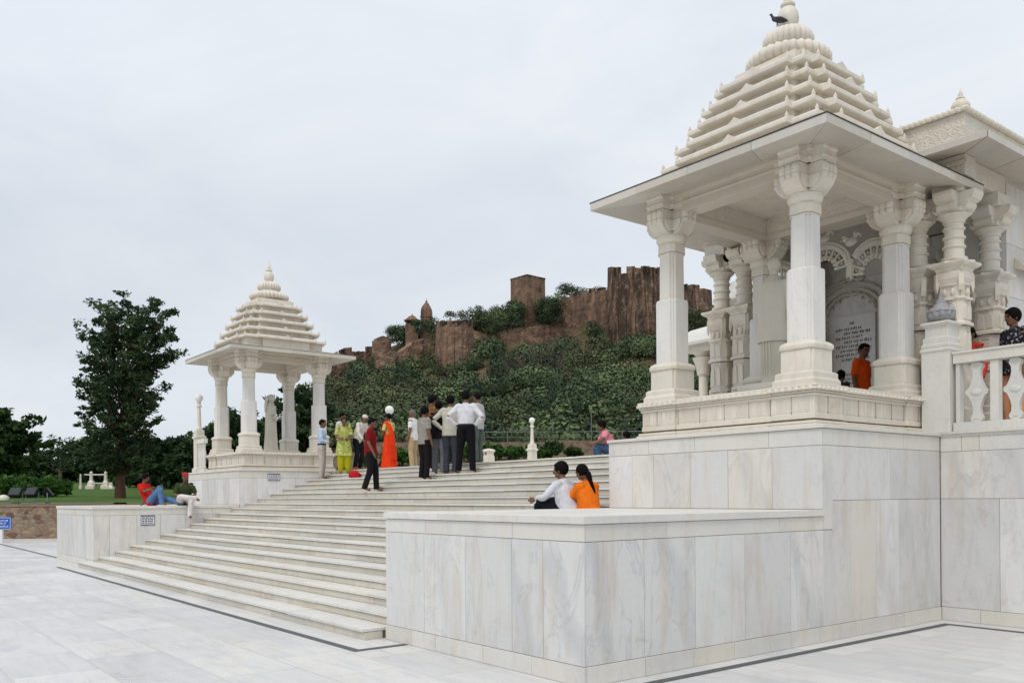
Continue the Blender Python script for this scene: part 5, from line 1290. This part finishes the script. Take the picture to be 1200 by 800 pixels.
# ------------------------------------------------------------------ people (local frame: +y forward, -x the person's left)
M['skin'] = plain('brown_skin', (.19, .095, .058), .55, .12, 9)
M['hair'] = plain('black_hair', (.006, .005, .005), .7, .2, 30, spec=.06)
M['hair_grey'] = plain('greying_hair', (.14, .13, .12), .7, .3, 40)
_cl = {}
def cloth(col, pat=None):
    key = (col, pat)
    if key in _cl: return _cl[key]
    m, nt, b = new_mat('cloth'); oc = objco(nt)
    c = mixc(nt, maprange(nt, noise(nt, oc, 9, 4, .6), .3, .7, 0, 1), tuple(x * .82 for x in col), tuple(min(.9, x * 1.12) for x in col))
    if pat and pat[0] == 'stripe':
        wv = N(nt, 'ShaderNodeTexWave', Scale=pat[1], Distortion=1.2); wv.bands_direction = 'X'; nt.links.new(oc, wv.inputs['Vector'])
        c = mixc(nt, maprange(nt, wv.outputs['Fac'], .55, .8, 0, pat[3] if len(pat) > 3 else .8), c, pat[2])
    if pat and pat[0] == 'print':
        vo = N(nt, 'ShaderNodeTexVoronoi', Scale=pat[1]); nt.links.new(oc, vo.inputs['Vector']); c = mixc(nt, maprange(nt, vo.outputs['Distance'], .25, .4, .85, 0), c, pat[2])
    nt.links.new(c, b.inputs['Base Color']); b.inputs['Roughness'].default_value = .9; b.inputs['Specular IOR Level'].default_value = .12
    mpw = N(nt, 'ShaderNodeMapping'); mpw.inputs['Scale'].default_value = (1, 1, .45); nt.links.new(oc, mpw.inputs['Vector'])
    bp = N(nt, 'ShaderNodeBump', Strength=.8, Distance=.03); nt.links.new(noise(nt, mpw.outputs[0], 11, 3, .5, .6), bp.inputs['Height']); nt.links.new(bp.outputs[0], b.inputs['Normal'])
    _cl[key] = m; return m
STAND = dict(pel=(0, 0, .93), wai=(0, 0, 1.08), che=(0, .01, 1.27), nb=(0, -.005, 1.42), nk=(0, .005, 1.475), hd=(0, .03, 1.575),
             shL=(-.165, 0, 1.375), elL=(-.215, -.02, 1.11), wrL=(-.215, .05, .88), haL=(-.21, .075, .80),
             hipL=(-.085, 0, .89), knL=(-.095, .025, .49), anL=(-.10, -.015, .085), toL=(-.115, .13, .03))
for k in list(STAND):
    if k.endswith('L'): STAND[k[:-1] + 'R'] = (-STAND[k][0],) + STAND[k][1:]
RAD = dict(pel=.105, wai=.095, che=.115, nb=.06, nk=.05, hd=.05, sh=.058, el=.042, wr=.029, ha=.030, hip=.085, kn=.058, an=.040, to=.032)
EDG = [('pel', 'wai'), ('wai', 'che'), ('che', 'nb'), ('nb', 'nk'), ('nk', 'hd')] + [(a, b) for s in 'LR' for a, b in (('che', 'sh' + s), ('sh' + s, 'el' + s), ('el' + s, 'wr' + s), ('wr' + s, 'ha' + s), ('pel', 'hip' + s), ('hip' + s, 'kn' + s), ('kn' + s, 'an' + s), ('an' + s, 'to' + s))]
def fuse(o, vox=.013):
    md = o.modifiers.new('fuse', 'REMESH'); md.mode = 'VOXEL'; md.voxel_size = vox; md.use_smooth_shade = True
    sm = o.modifiers.new('soften', 'SMOOTH'); sm.factor = .5; sm.iterations = 7
def person(loc, az, label, pose=None, h=1.66, top=((.7, .7, .7), 'short', None), bottom=((.02, .02, .025), 'trousers', None), hair='short', group=None, tuck=False, look=0, extra=None, girth=1.0, female=False, hairmat='hair', face=True):
    J = {k: Vector(v) for k, v in STAND.items()}
    for k, v in (pose or {}).items(): J[k] = Vector(v)
    s = h / 1.68
    e = empty('person', tuple(loc), rad(az - 90), label, 'person', group); e.scale = (s, s, s)
    # continuous body
    names = list(J); idx = {n: i for i, n in enumerate(names)}
    me = bpy.data.meshes.new('skeleton'); me.from_pydata([tuple(J[n]) for n in names], [(idx[a], idx[b_]) for a, b_ in EDG], []); me.update()
    o = bpy.data.objects.new('skeleton', me); C.objects.link(o)
    md = o.modifiers.new('skin', 'SKIN'); md.use_smooth_shade = True
    for n in names:
        r = RAD[n[:-1] if n[-1] in 'LR' and n[:-1] in RAD else n]; sv = me.skin_vertices[0].data[idx[n]]; sv.radius = (r, r); sv.use_root = (n == 'pel')
    sb = o.modifiers.new('sub', 'SUBSURF'); sb.levels = 2; sb.render_levels = 2
    dg = bpy.context.evaluated_depsgraph_get(); ev = o.evaluated_get(dg); bm_me = bpy.data.meshes.new_from_object(ev, depsgraph=dg)
    bpy.data.objects.remove(o)
    mb = MB()
    mb.add([tuple(v.co) for v in bm_me.vertices], [tuple(p.vertices) for p in bm_me.polygons]); bpy.data.meshes.remove(bm_me)
    H_ = J['hd']; up = (H_ - J['nk']).normalized(); Rl = Matrix.Rotation(rad(look), 3, 'Z')
    upq = Vector((0, 0, 1)).rotation_difference(up.lerp(Vector((0, 0, 1)), .4).normalized()).to_matrix()
    HM = Matrix.Translation(H_) @ (upq @ Rl).to_4x4()
    mb.xf = HM
    mb.ball((0, 0, 0.005), (.073, .092, .112), 16, 12); mb.ball((0, .03, -.055), (.050, .058, .055), 10, 8)       # skull, jaw
    mb.tube([(0, .085, .02), (0, .108, -.02), (0, .088, -.03)], [.008, .016, .010], 6)                               # nose
    for sx_ in (-1, 1): mb.ball((sx_ * .075, .0, -.005), (.010, .020, .030), 6, 5)
    mb.xf = None
    for sd_ in 'LR':                                                                                              # hands
        w_, hh = J['wr' + sd_], J['ha' + sd_]; d = (hh - w_).normalized(); fo = (w_ - J['el' + sd_]).normalized()
        side = d.cross(Vector((0, 1, 0))); side = side.normalized() if side.length > .2 else Vector((1, 0, 0)); nrm = side.cross(d)
        sg = 1 if sd_ == 'L' else -1
        mb.tube([w_, hh, hh + d * .02], [(.026, .020), (.042, .018), (.036, .014)], 8, nrm.cross(d))
        ax = nrm.cross(d).normalized()
        for i, ln in enumerate((.062, .075, .070, .055)):
            b0 = hh + d * .01 + ax * (.030 - .020 * i); b1 = b0 + d * ln * .5 + nrm * .006; b2 = b1 + d * ln * .42 + nrm * .022
            mb.tube([b0, b1, b2], [.0095, .0085, .007], 6)
        t0 = w_.lerp(hh, .5) + ax * .03; mb.tube([t0, t0 + ax * .025 + d * .03 + nrm * .01, t0 + ax * .03 + d * .06 + nrm * .02], [.011, .010, .008], 6)
    mb.build('body', M['skin'], e, smooth=True, angle=180)
    # face
    if face:
        f = MB(); f.xf = HM
        for sx_ in (-1, 1): f.ball((sx_ * .030, .083, .012), (.013, .007, .006), 8, 5); f.tube([(sx_ * .045, .078, .030), (sx_ * .018, .088, .033)], [.005, .006], 5)
        f.tube([(-.022, .084, -.058), (0, .090, -.060), (.022, .084, -.058)], [.004, .006, .004], 5); f.build('face_features', M['hair'], e)
    hm = M[hairmat]; f = MB(); f.xf = HM
    if hair in ('short', 'thick'):
        g = .006 if hair == 'short' else .016
        f.ball((0, -.022, .030), (.078 + g, .090 + g, .096 + g), 16, 12); f.ball((0, .030, .085), (.060 + g * .5, .050, .036), 12, 8); f.build('hair', hm, e, smooth=True)
    elif hair == 'bald': f.ball((0, -.030, -.005), (.077, .078, .070), 14, 10); f.build('hair', hm, e, smooth=True)
    elif hair in ('braid', 'bun', 'pony'):
        f.ball((0, -.022, .028), (.086, .096, .100), 16, 12)
        if hair == 'bun': f.ball((0, -.125, -.02), (.05, .045, .045), 10, 8)
        else:
            f.tube([(0, -.09, 0), (0, -.118, -.06), (0, -.115, -.16), (.0, -.12, -.26), (.0, -.125, -.34)], [.045, .040, .030, .024, .010], 8, sub=3)
        f.build('hair', hm, e, smooth=True)
    elif hair in ('cap', 'redcap'):
        f.ball((0, -.03, -.01), (.078, .080, .075), 12, 8); f.build('hair', hm, e, smooth=True)
        f = MB(); f.xf = HM; f.lathe([(.084, .045), (.086, .07), (.082, .10), (.06, .125), (.02, .135)], 0, -.008, 16); f.build('cap', cloth((.62, .60, .56) if hair == 'cap' else (.45, .03, .03)), e, smooth=True, angle=180)
    # top
    col, slv, pat = top; X1 = (1, 0, 0); ch = J['che']; nb = J['nb']; wa = J['wai']; pe = J['pel']
    lat = (J['shR'] - J['shL']).normalized(); G = girth
    t = MB(); spine = [pe, wa, ch, nb]
    upv = (nb - ch).normalized()
    shc = (J['shL'] + J['shR']) / 2
    if tuck: path = [pe + (wa - pe) * .25, wa, ch, shc + upv * .01, nb + upv * .015]; rr = [(.150 * G, .108 * G), (.158 * G, .112 * G), (.178 * G, .120), (.155, .088), (.062, .060)]
    else: path = [pe - (wa - pe) * .75, pe, wa, ch, shc + upv * .01, nb + upv * .015]; rr = [(.185 * G, .135 * G), (.180 * G, .135 * G), (.168 * G, .122 * G), (.180 * G, .124), (.155, .088), (.062, .060)]
    if female: rr = [(a * .9, b_ * .95) for a, b_ in rr]
    if slv != 'none':
        t.tube(path, rr, 20, tuple(lat), sub=4)
        for sd_ in 'LR':
            sh, el, wr = J['sh' + sd_], J['el' + sd_], J['wr' + sd_]
            if slv == 'long': t.tube([sh.lerp(shc, .25), sh, sh.lerp(el, .5), el, el.lerp(wr, .5), wr], [.062, .068, .060, .054, .050, .041], 12, sub=3)
            else: t.tube([sh.lerp(shc, .25), sh, sh.lerp(el, .5), sh.lerp(el, .82)], [.062, .068, .066, .070], 12, sub=3)
        tt = t.build('shirt', cloth(col, pat), e, smooth=True, angle=180); fuse(tt)
        cb = MB(); cb.tube([nb + upv * .0, nb + upv * .035], [(.068, .066), (.062, .060)], 12, tuple(lat)); cb.build('collar', cloth(col, pat), tt, smooth=True)
    bc, bt, bp_ = bottom; q = MB()
    if bt == 'trousers' or bt == 'salwar':
        wide = 1.45 if bt == 'salwar' else 1.0
        for sd_ in 'LR':
            hp, kn, an = J['hip' + sd_], J['kn' + sd_], J['an' + sd_]
            q.tube([pe.lerp(hp, .6) + (pe - hp) * .25, hp, hp.lerp(kn, .5), kn, kn.lerp(an, .5), an + (an - kn).normalized() * .035], [.095, .106 * G, .092 * G * wide, .076 * wide, .070 * wide, .066 * (1.0 if wide > 1 else 1.02)], 14, sub=3)
        q.tube([pe - (wa - pe) * .35, pe, pe + (wa - pe) * .45], [(.150 * G, .118 * G), (.168 * G, .128 * G), (.150 * G, .108 * G)], 18, tuple(lat), sub=3)
        fuse(q.build('trousers', cloth(bc, bp_), e, smooth=True, angle=180))
        if tuck:
            b2 = MB(); c_ = pe + (wa - pe) * .38; b2.tube([c_ - (wa - pe) * .10, c_ + (wa - pe) * .14], [(.164 * G, .122 * G)] * 2, 20, tuple(lat)); b2.build('belt', M['black'], e, smooth=True)
    if extra: extra(e, J, s)
    return e

def skirt(mb, J, z_top, z_bot, r0, r1, folds=11, amp=.10, cy=0, seed=0):
    n = 44; rings = []; R_ = random.Random(seed); ph = [R_.uniform(0, 6.28) for _ in range(3)]
    for k in range(9):
        t = k / 8; z = z_top + (z_bot - z_top) * t; rings.append([])
        for i in range(n):
            a = 2 * PI * i / n; w_ = 1 + amp * t * (math.cos(folds * a + ph[0] + t) * .6 + math.cos(5 * a + ph[1]) * .4)
            rings[-1].append(((r0[0] + (r1[0] - r0[0]) * t) * w_ * math.cos(a), cy + (r0[1] + (r1[1] - r0[1]) * t) * w_ * math.sin(a), z))
    mb.loft(rings)
def on_stairs(k, back=.18):   # foot height on tread k
    return RIS * k
def F(rel): return 141.8 - rel     # facing relative to the view: 0 away, 90 right, -90 left, 180 towards the camera
WG = 'visitors standing on the marble stairs'
OUTW = dict(elL=(-.36, -.10, 1.15), wrL=(-.205, .0, .98), haL=(-.17, .05, .99), elR=(.36, -.10, 1.15), wrR=(.205, .0, .98), haR=(.17, .05, .99))
def P3(u, k, f=.5):       # point on tread k seen in column u (f = share of the tread depth)
    y = ny(k) + TRD * f; p = AY(y, u, 500); p.z = RIS * k; return p
def PT(u, y):
    p = AY(y, u, 500); p.z = 2.413; return p

STEPM = dict(knL=(-.09, .10, .49), anL=(-.09, .12, .085), toL=(-.10, .26, .03), knR=(.09, .0, .49), anR=(.09, -.13, .09), toR=(.10, .01, .03))
person(P3(434, 14, .3), F(88), 'man in dark red shirt and black trousers, nearest of the people standing on the stairs', dict(STEPM, elL=(-.21, .0, 1.12), wrL=(-.20, .12, .92), haL=(-.20, .17, .85), elR=(.21, -.02, 1.11), wrR=(.20, .09, .88), haR=(.19, .12, .80), hd=(0, .05, 1.57)), 1.66, ((.20, .008, .012), 'short', None), ((.012, .011, .013), 'trousers', None), look=0, group=WG, girth=1.08)
def blackbag(e, J, s):
    b = MB(); b.xf = Matrix.Translation((.02, .30, .98)); b.loft([[(x * a, y * .05, z) for x, y in ((-1, -1), (1, -1), (1, 1), (-1, 1))] for a, z in ((.15, -.10), (.16, -.02), (.13, .08), (.10, .10))]); b.build('held_bag', M['black'], e, bevel=.02)
HOLD = dict(elL=(-.23, .04, 1.10), wrL=(-.12, .22, 1.02), haL=(-.05, .27, 1.02), elR=(.23, .04, 1.10), wrR=(.12, .22, 1.02), haR=(.06, .27, 1.02))
person(P3(377, 17, .4), F(90), 'man in light blue shirt and pale belted trousers at the foot of the distant pavilion', HOLD, 1.64, ((.46, .56, .70), 'long', None), ((.46, .41, .38), 'trousers', None), tuck=True, group=WG)
def dupatta(e, J, s):
    q = MB(); skirt(q, J, 1.02, .55, (.19, .15), (.25, .20), 9, .08, 0, 4); q.build('tunic_skirt', cloth((.36, .40, .07), ('print', 14, (.62, .62, .45))), e, smooth=True)
    q = MB(); q.tube([(-.15, .10, 1.33), (-.17, -.02, 1.42), (-.13, -.13, 1.30), (-.08, -.17, 1.0), (-.10, -.17, .72)], [(.03, .08), (.03, .09), (.02, .10), (.015, .11), (.012, .12)], 10, (1, 0, 0), sub=4)
    q.tube([(.15, .10, 1.33), (.16, -.02, 1.42), (.13, -.13, 1.28), (.10, -.17, 1.0)], [(.03, .08), (.03, .09), (.02, .10), (.012, .12)], 10, (1, 0, 0), sub=4); q.build('shawl', cloth((.42, .46, .10), ('print', 18, (.65, .66, .5))), e, smooth=True)
person(P3(403, 18, .4), F(165), 'woman in yellow green patterned tunic and yellow trousers, her head bowed', dict(HOLD, nk=(0, .03, 1.46), hd=(0, .085, 1.54)), 1.56, ((.38, .41, .08), 'short', ('print', 16, (.6, .6, .45))), ((.42, .38, .015), 'salwar', None), 'bun', group=WG, female=True, extra=dupatta)
person(PT(400, 6.9), F(110), 'tall man with close cropped hair and white shirt behind the woman in yellow green', dict(hd=(0, .05, 1.57)), 1.72, ((.64, .64, .62), 'long', None), ((.05, .05, .055), 'trousers', None), 'short', group=WG)
BEND = dict(wai=(0, .05, 1.07), che=(0, .14, 1.24), nb=(0, .20, 1.36), nk=(0, .23, 1.40), hd=(0, .29, 1.48), shL=(-.165, .19, 1.32), shR=(.165, .19, 1.32), elL=(-.20, .24, 1.05), wrL=(-.15, .36, .88), haL=(-.13, .40, .82), elR=(.20, .24, 1.05), wrR=(.15, .36, .88), haR=(.13, .40, .82), knL=(-.10, .10, .50), knR=(.10, .08, .49))
person(PT(419, 6.55), F(125), 'man in white shirt and pale cap leaning forward beside the woman in yellow green', BEND, 1.58, ((.64, .62, .57), 'long', None), ((.012, .012, .016), 'trousers', None), 'cap', group=WG)
q = MB(); p = P3(415, 17, .75); q.loft([[(x * a, y * a * .6, z) for x, y in [(math.cos(t), math.sin(t)) for t in [2 * PI * i / 14 for i in range(14)]]] for a, z in ((.16, 0), (.22, .04), (.21, .12), (.12, .18), (.03, .20))]); q.tube([(-.09, 0, .15), (-.05, 0, .27), (.05, 0, .27), (.09, 0, .15)], [.012] * 4, 6, sub=3)
tag(q.build('handbag', cloth((.42, .012, .015)), smooth=True), 'small red handbag lying on the step by the woman in yellow green', 'bag'); bpy.data.objects['handbag'].location = p
def sari(col):
    def fn(e, J, s):
        q = MB(); skirt(q, J, 1.06, .03, (.165, .13), (.27, .23), 12, .10, 0, 7); q.build('sari_skirt', cloth(col), e, smooth=True)
        q = MB(); q.tube([(.08, .12, 1.0), (-.02, .14, 1.15), (-.11, .10, 1.32), (-.15, -.02, 1.42), (-.14, -.12, 1.30), (-.13, -.20, 1.0), (-.13, -.24, .6), (-.12, -.25, .30)], [(.09, .03), (.12, .03), (.10, .03), (.07, .04), (.10, .03), (.14, .03), (.17, .03), (.18, .025)], 12, (1, 0, 0), sub=4); q.build('sari_drape', cloth(col), e, smooth=True)
    return fn
person(PT(456, 7.3), F(-60), 'woman in a bright red orange sari with pale yellow blouse on top of the stairs', dict(elL=(-.22, .05, 1.12), wrL=(-.12, .20, 1.05), haL=(-.05, .22, 1.08), elR=(.23, .06, 1.14), wrR=(.13, .22, 1.22), haR=(.10, .25, 1.3)), 1.56, ((.62, .50, .16), 'short', None), ((.80, .045, .012), 'none', None), 'bun', group=WG, female=True, tuck=True, extra=sari((.80, .055, .012)))
person(PT(484, 7.6), F(-70), 'old man in white shirt and khaki trousers with grey hair left of the standing group', None, 1.62, ((.70, .70, .68), 'short', None), ((.42, .32, .19), 'trousers', None), 'short', group=WG, hairmat='hair_grey')
person(P3(497, 16, .3), F(150 - 100), 'man in untucked pale checked shirt and dark trousers, front left of the standing group', dict(elL=(-.20, .02, 1.11), wrL=(-.17, .12, .92), haL=(-.16, .16, .85)), 1.60, ((.34, .31, .27), 'short', ('stripe', 22, (.10, .09, .10), .6)), ((.012, .010, .010), 'trousers', None), 'thick', group=WG)
person(P3(506, 18, .5), F(60), 'man in brown patterned shirt and black trousers hidden behind the checked shirt', None, 1.74, ((.17, .085, .035), 'short', ('print', 15, (.32, .20, .09))), ((.010, .010, .011), 'trousers', None), 'thick', group=WG)
person(P3(514, 17, .35), F(20), 'man in black shirt and light grey jeans in the middle of the standing group', None, 1.62, ((.014, .010, .012), 'long', None), ((.17, .17, .19), 'trousers', None), 'thick', group=WG)
person(P3(528, 17, .6), F(15), 'man in cream shirt with one hand on his hip and dark grey trousers', dict(elL=OUTW['elL'], wrL=OUTW['wrL'], haL=OUTW['haL']), 1.72, ((.50, .47, .40), 'long', None), ((.045, .05, .062), 'trousers', None), 'thick', group=WG, girth=1.08)
person(P3(546, 17, .3), F(10), 'man in white shirt and black trousers with both hands on his hips, seen from behind', dict(OUTW, knL=(-.13, .02, .49), anL=(-.16, -.01, .085), toL=(-.20, .12, .03), knR=(.12, .02, .49), anR=(.14, -.01, .085), toR=(.18, .12, .03)), 1.74, ((.66, .65, .69), 'long', None), ((.008, .008, .010), 'trousers', None), 'thick', group=WG, girth=1.08, tuck=True)
person(PT(560, 6.7), F(-60), 'man mostly hidden behind the white shirt at the right end of the group', None, 1.60, ((.45, .47, .44), 'long', None), ((.10, .13, .12), 'trousers', None), 'short', group=WG)
# seated couple on the steps behind the near wall
SIT = dict(pel=(0, 0, .12), wai=(0, .05, .26), che=(0, .10, .44), nb=(0, .13, .58), nk=(0, .14, .63), hd=(0, .17, .735), shL=(-.175, .11, .53), shR=(.175, .11, .53),
           hipL=(-.10, .03, .11), knL=(-.13, .44, .20), anL=(-.12, .50, -.19), toL=(-.12, .63, -.23), hipR=(.10, .03, .11), knR=(.13, .44, .20), anR=(.12, .50, -.19), toR=(.12, .63, -.23),
           elL=(-.26, .27, .36), wrL=(-.14, .47, .27), haL=(-.08, .53, .26), elR=(.26, .27, .36), wrR=(.14, .47, .27), haR=(.08, .53, .26))
SG = 'couple sitting together on the stairs'
p = P3(655, 11, .5); p = AY(3.22, 668, 500); p.z = RIS * 10
person(p, F(-52), 'man in white striped shirt and black trousers sitting with his back turned, elbows on knees', dict(SIT, knL=(-.15, .42, .30), knR=(.15, .42, .30), wrL=(-.10, .52, .34), haL=(-.08, .60, .33), wrR=(.14, .48, .34), haR=(.08, .54, .34), che=(0, .09, .44)), 1.70, ((.66, .66, .70), 'long', ('stripe', 30, (.45, .46, .52), .6)), ((.008, .009, .014), 'trousers', None), 'thick', group=SG, girth=1.22, look=18)
p = AY(3.22, 692, 500) + V * .26; p.z = RIS * 10
SITW = dict(SIT, elL=(-.18, .20, .34), wrL=(-.08, .34, .26), haL=(-.04, .40, .25), elR=(.20, .20, .34), wrR=(.10, .36, .26), haR=(.06, .42, .25), wai=(0, .02, .26), che=(0, .04, .44), nb=(0, .06, .57), nk=(0, .07, .62), hd=(-.04, .11, .72), shL=(-.155, .04, .52), shR=(.155, .04, .52))
person(p, F(-40), 'woman in an orange dress with black ponytail leaning against the man in white', SITW, 1.66, ((.78, .17, .012), 'short', None), ((.78, .17, .012), 'trousers', None), 'pony', group=SG, female=True, girth=1.22)
p = AD(16.9, 718, 500); p.z = RIS * 19
person(p, F(-95), 'boy in a pink shirt and blue jeans sitting on the top step against the block', dict(SIT, che=(0, .14, .42), nb=(0, .2, .55), nk=(0, .22, .59), hd=(0, .26, .68), shL=(-.16, .18, .5), shR=(.16, .18, .5), knL=(-.1, .36, .22), anL=(-.1, .34, -.22), toL=(-.1, .46, -.26), knR=(.1, .36, .22), anR=(.1, .34, -.22), toR=(.1, .46, -.26)), 1.42, ((.70, .20, .28), 'short', ('stripe', 26, (.8, .5, .55), .5)), ((.06, .11, .20), 'trousers', None), 'thick', group=None)
p = AD(21, 741, 500); p.z = 2.413
person(p, F(-70), 'seated person in dark purple printed clothes beyond the boy in pink', SIT, 1.5, ((.07, .02, .06), 'long', ('print', 16, (.25, .08, .2))), ((.02, .01, .02), 'trousers', None), 'thick', girth=1.15)
# two men on the far side wall
p = AX(-18.2, 177, 590); p.z = 1.478
RECL = dict(pel=(0, 0, .12), wai=(0, -.10, .24), che=(0, -.18, .40), nb=(0, -.21, .55), nk=(0, -.20, .60), hd=(0, -.15, .70), shL=(-.17, -.20, .50), shR=(.17, -.20, .50), elL=(-.30, -.36, .28), wrL=(-.36, -.50, .06), haL=(-.37, -.56, .03),
            elR=(.24, -.02, .36), wrR=(.20, .16, .42), haR=(.18, .22, .44), hipL=(-.09, .03, .10), knL=(-.10, .42, .16), anL=(-.08, .78, .07), toL=(-.08, .88, .12), hipR=(.09, .03, .10), knR=(.10, .34, .44), anR=(.10, .40, .06), toR=(.10, .54, .03))
person(p, F(105), 'man in red shirt and blue jeans lounging on the far wall, leaning on one arm', RECL, 1.70, ((.52, .018, .012), 'short', None), ((.10, .19, .36), 'trousers', None), 'thick', look=-10)
p = AX(-17.72, 216, 592); p.z = 1.478
person(p, -8, 'man in dark green shirt and white trousers sitting on the far wall above the steps', dict(SIT, knL=(-.10, .42, .17), anL=(-.06, .46, -.26), toL=(-.06, .58, -.33), knR=(.16, .40, .22), anR=(-.20, .46, .18), toR=(-.30, .50, .12), wrL=(-.08, .34, .22), haL=(-.02, .38, .20), wrR=(.10, .34, .24), haR=(.04, .38, .22), elL=(-.26, .16, .28), elR=(.26, .16, .28), nk=(0, .14, .63), hd=(0, .17, .73)), 1.66, ((.035, .055, .02), 'short', None), ((.66, .62, .60), 'trousers', None), 'redcap', girth=1.05)
# people inside the temple and behind the balustrade
p = AD(14.5, 1010, 440); p.z = 2.413
person(p, F(140), 'man with moustache in a bright orange shirt standing inside the temple porch', dict(hd=(0, .04, 1.57)), 1.70, ((.88, .10, .012), 'short', None), ((.03, .03, .035), 'trousers', None), 'short', look=-25)
p = AD(14.2, 985, 440); p.z = 2.413
person(p, F(60), 'person with black hair almost hidden behind the near pavilion seat wall', None, 1.22, ((.05, .04, .05), 'long', None), ((.02, .02, .02), 'trousers', None), 'thick')
p = AY(7.6, 1189, 440); p.z = 2.413
person(p, F(-100), 'person with black hair in black and white clothes behind the balustrade at the right edge', None, 1.72, ((.02, .02, .03), 'short', ('print', 26, (.4, .4, .42))), ((.62, .30, .18), 'trousers', None), 'thick')
p = AY(7.35, 1137, 440); p.z = 2.413
person(p, F(-120), 'person in a long red top and black trousers behind the first baluster', None, 1.52, ((.55, .05, .04), 'long', None), ((.012, .012, .014), 'trousers', None), 'bun', female=True)
p = AY(8.2, 1200, 440); p.z = 2.413
person(p, F(160), 'person in red at the very right edge behind the balustrade', None, 1.5, ((.35, .03, .03), 'long', None), ((.3, .05, .05), 'trousers', None), 'bun', female=True)

# pigeon on the near spire
bp0 = Vector((PC[0] + .08, PC[1] + .06, 0)); b0 = bp0 - RR * .17 - V * .12; b0.z = 8.02
e = empty('pigeon', tuple(b0), rad(141.8), 'grey pigeon perched on the ribbed top of the near pavilion roof', 'bird'); e.scale = (.8, .8, .8)
q = MB()
q.tube([(0, -.17, .075), (0, -.09, .085), (0, 0, .095), (0, .07, .115), (0, .10, .15), (0, .115, .175)], [(.012, .006), (.028, .018), (.045, .042), (.038, .042), (.020, .022), (.018, .02)], 12, (1, 0, 0), sub=4)
q.ball((0, .12, .185), (.020, .025, .021), 10, 8); q.tube([(0, .14, .183), (0, .165, .177)], [.007, .002], 6)
for s_ in (-1, 1): q.tube([(s_ * .016, .02, .07), (s_ * .018, .02, .0)], [.006, .004], 6); q.tube([(s_ * .018, .0, .0), (s_ * .018, .04, .0)], [.004, .003], 5); 
q.build('body', plain('pigeon_grey', (.06, .065, .08), .7, .4, 30), e, smooth=True, angle=180)
q = MB()
for s_ in (-1, 1): q.tube([(s_ * .036, .05, .11), (s_ * .046, -.03, .10), (s_ * .030, -.14, .08)], [(.008, .026), (.010, .032), (.004, .010)], 10, (1, 0, 0), sub=3)
q.build('wing', plain('pigeon_wing', (.035, .035, .042), .7, .3, 30), e, smooth=True, angle=180)

for o in bpy.data.objects:
    if o.parent is None and 'category' in o and 'kind' not in o: o['kind'] = 'thing'
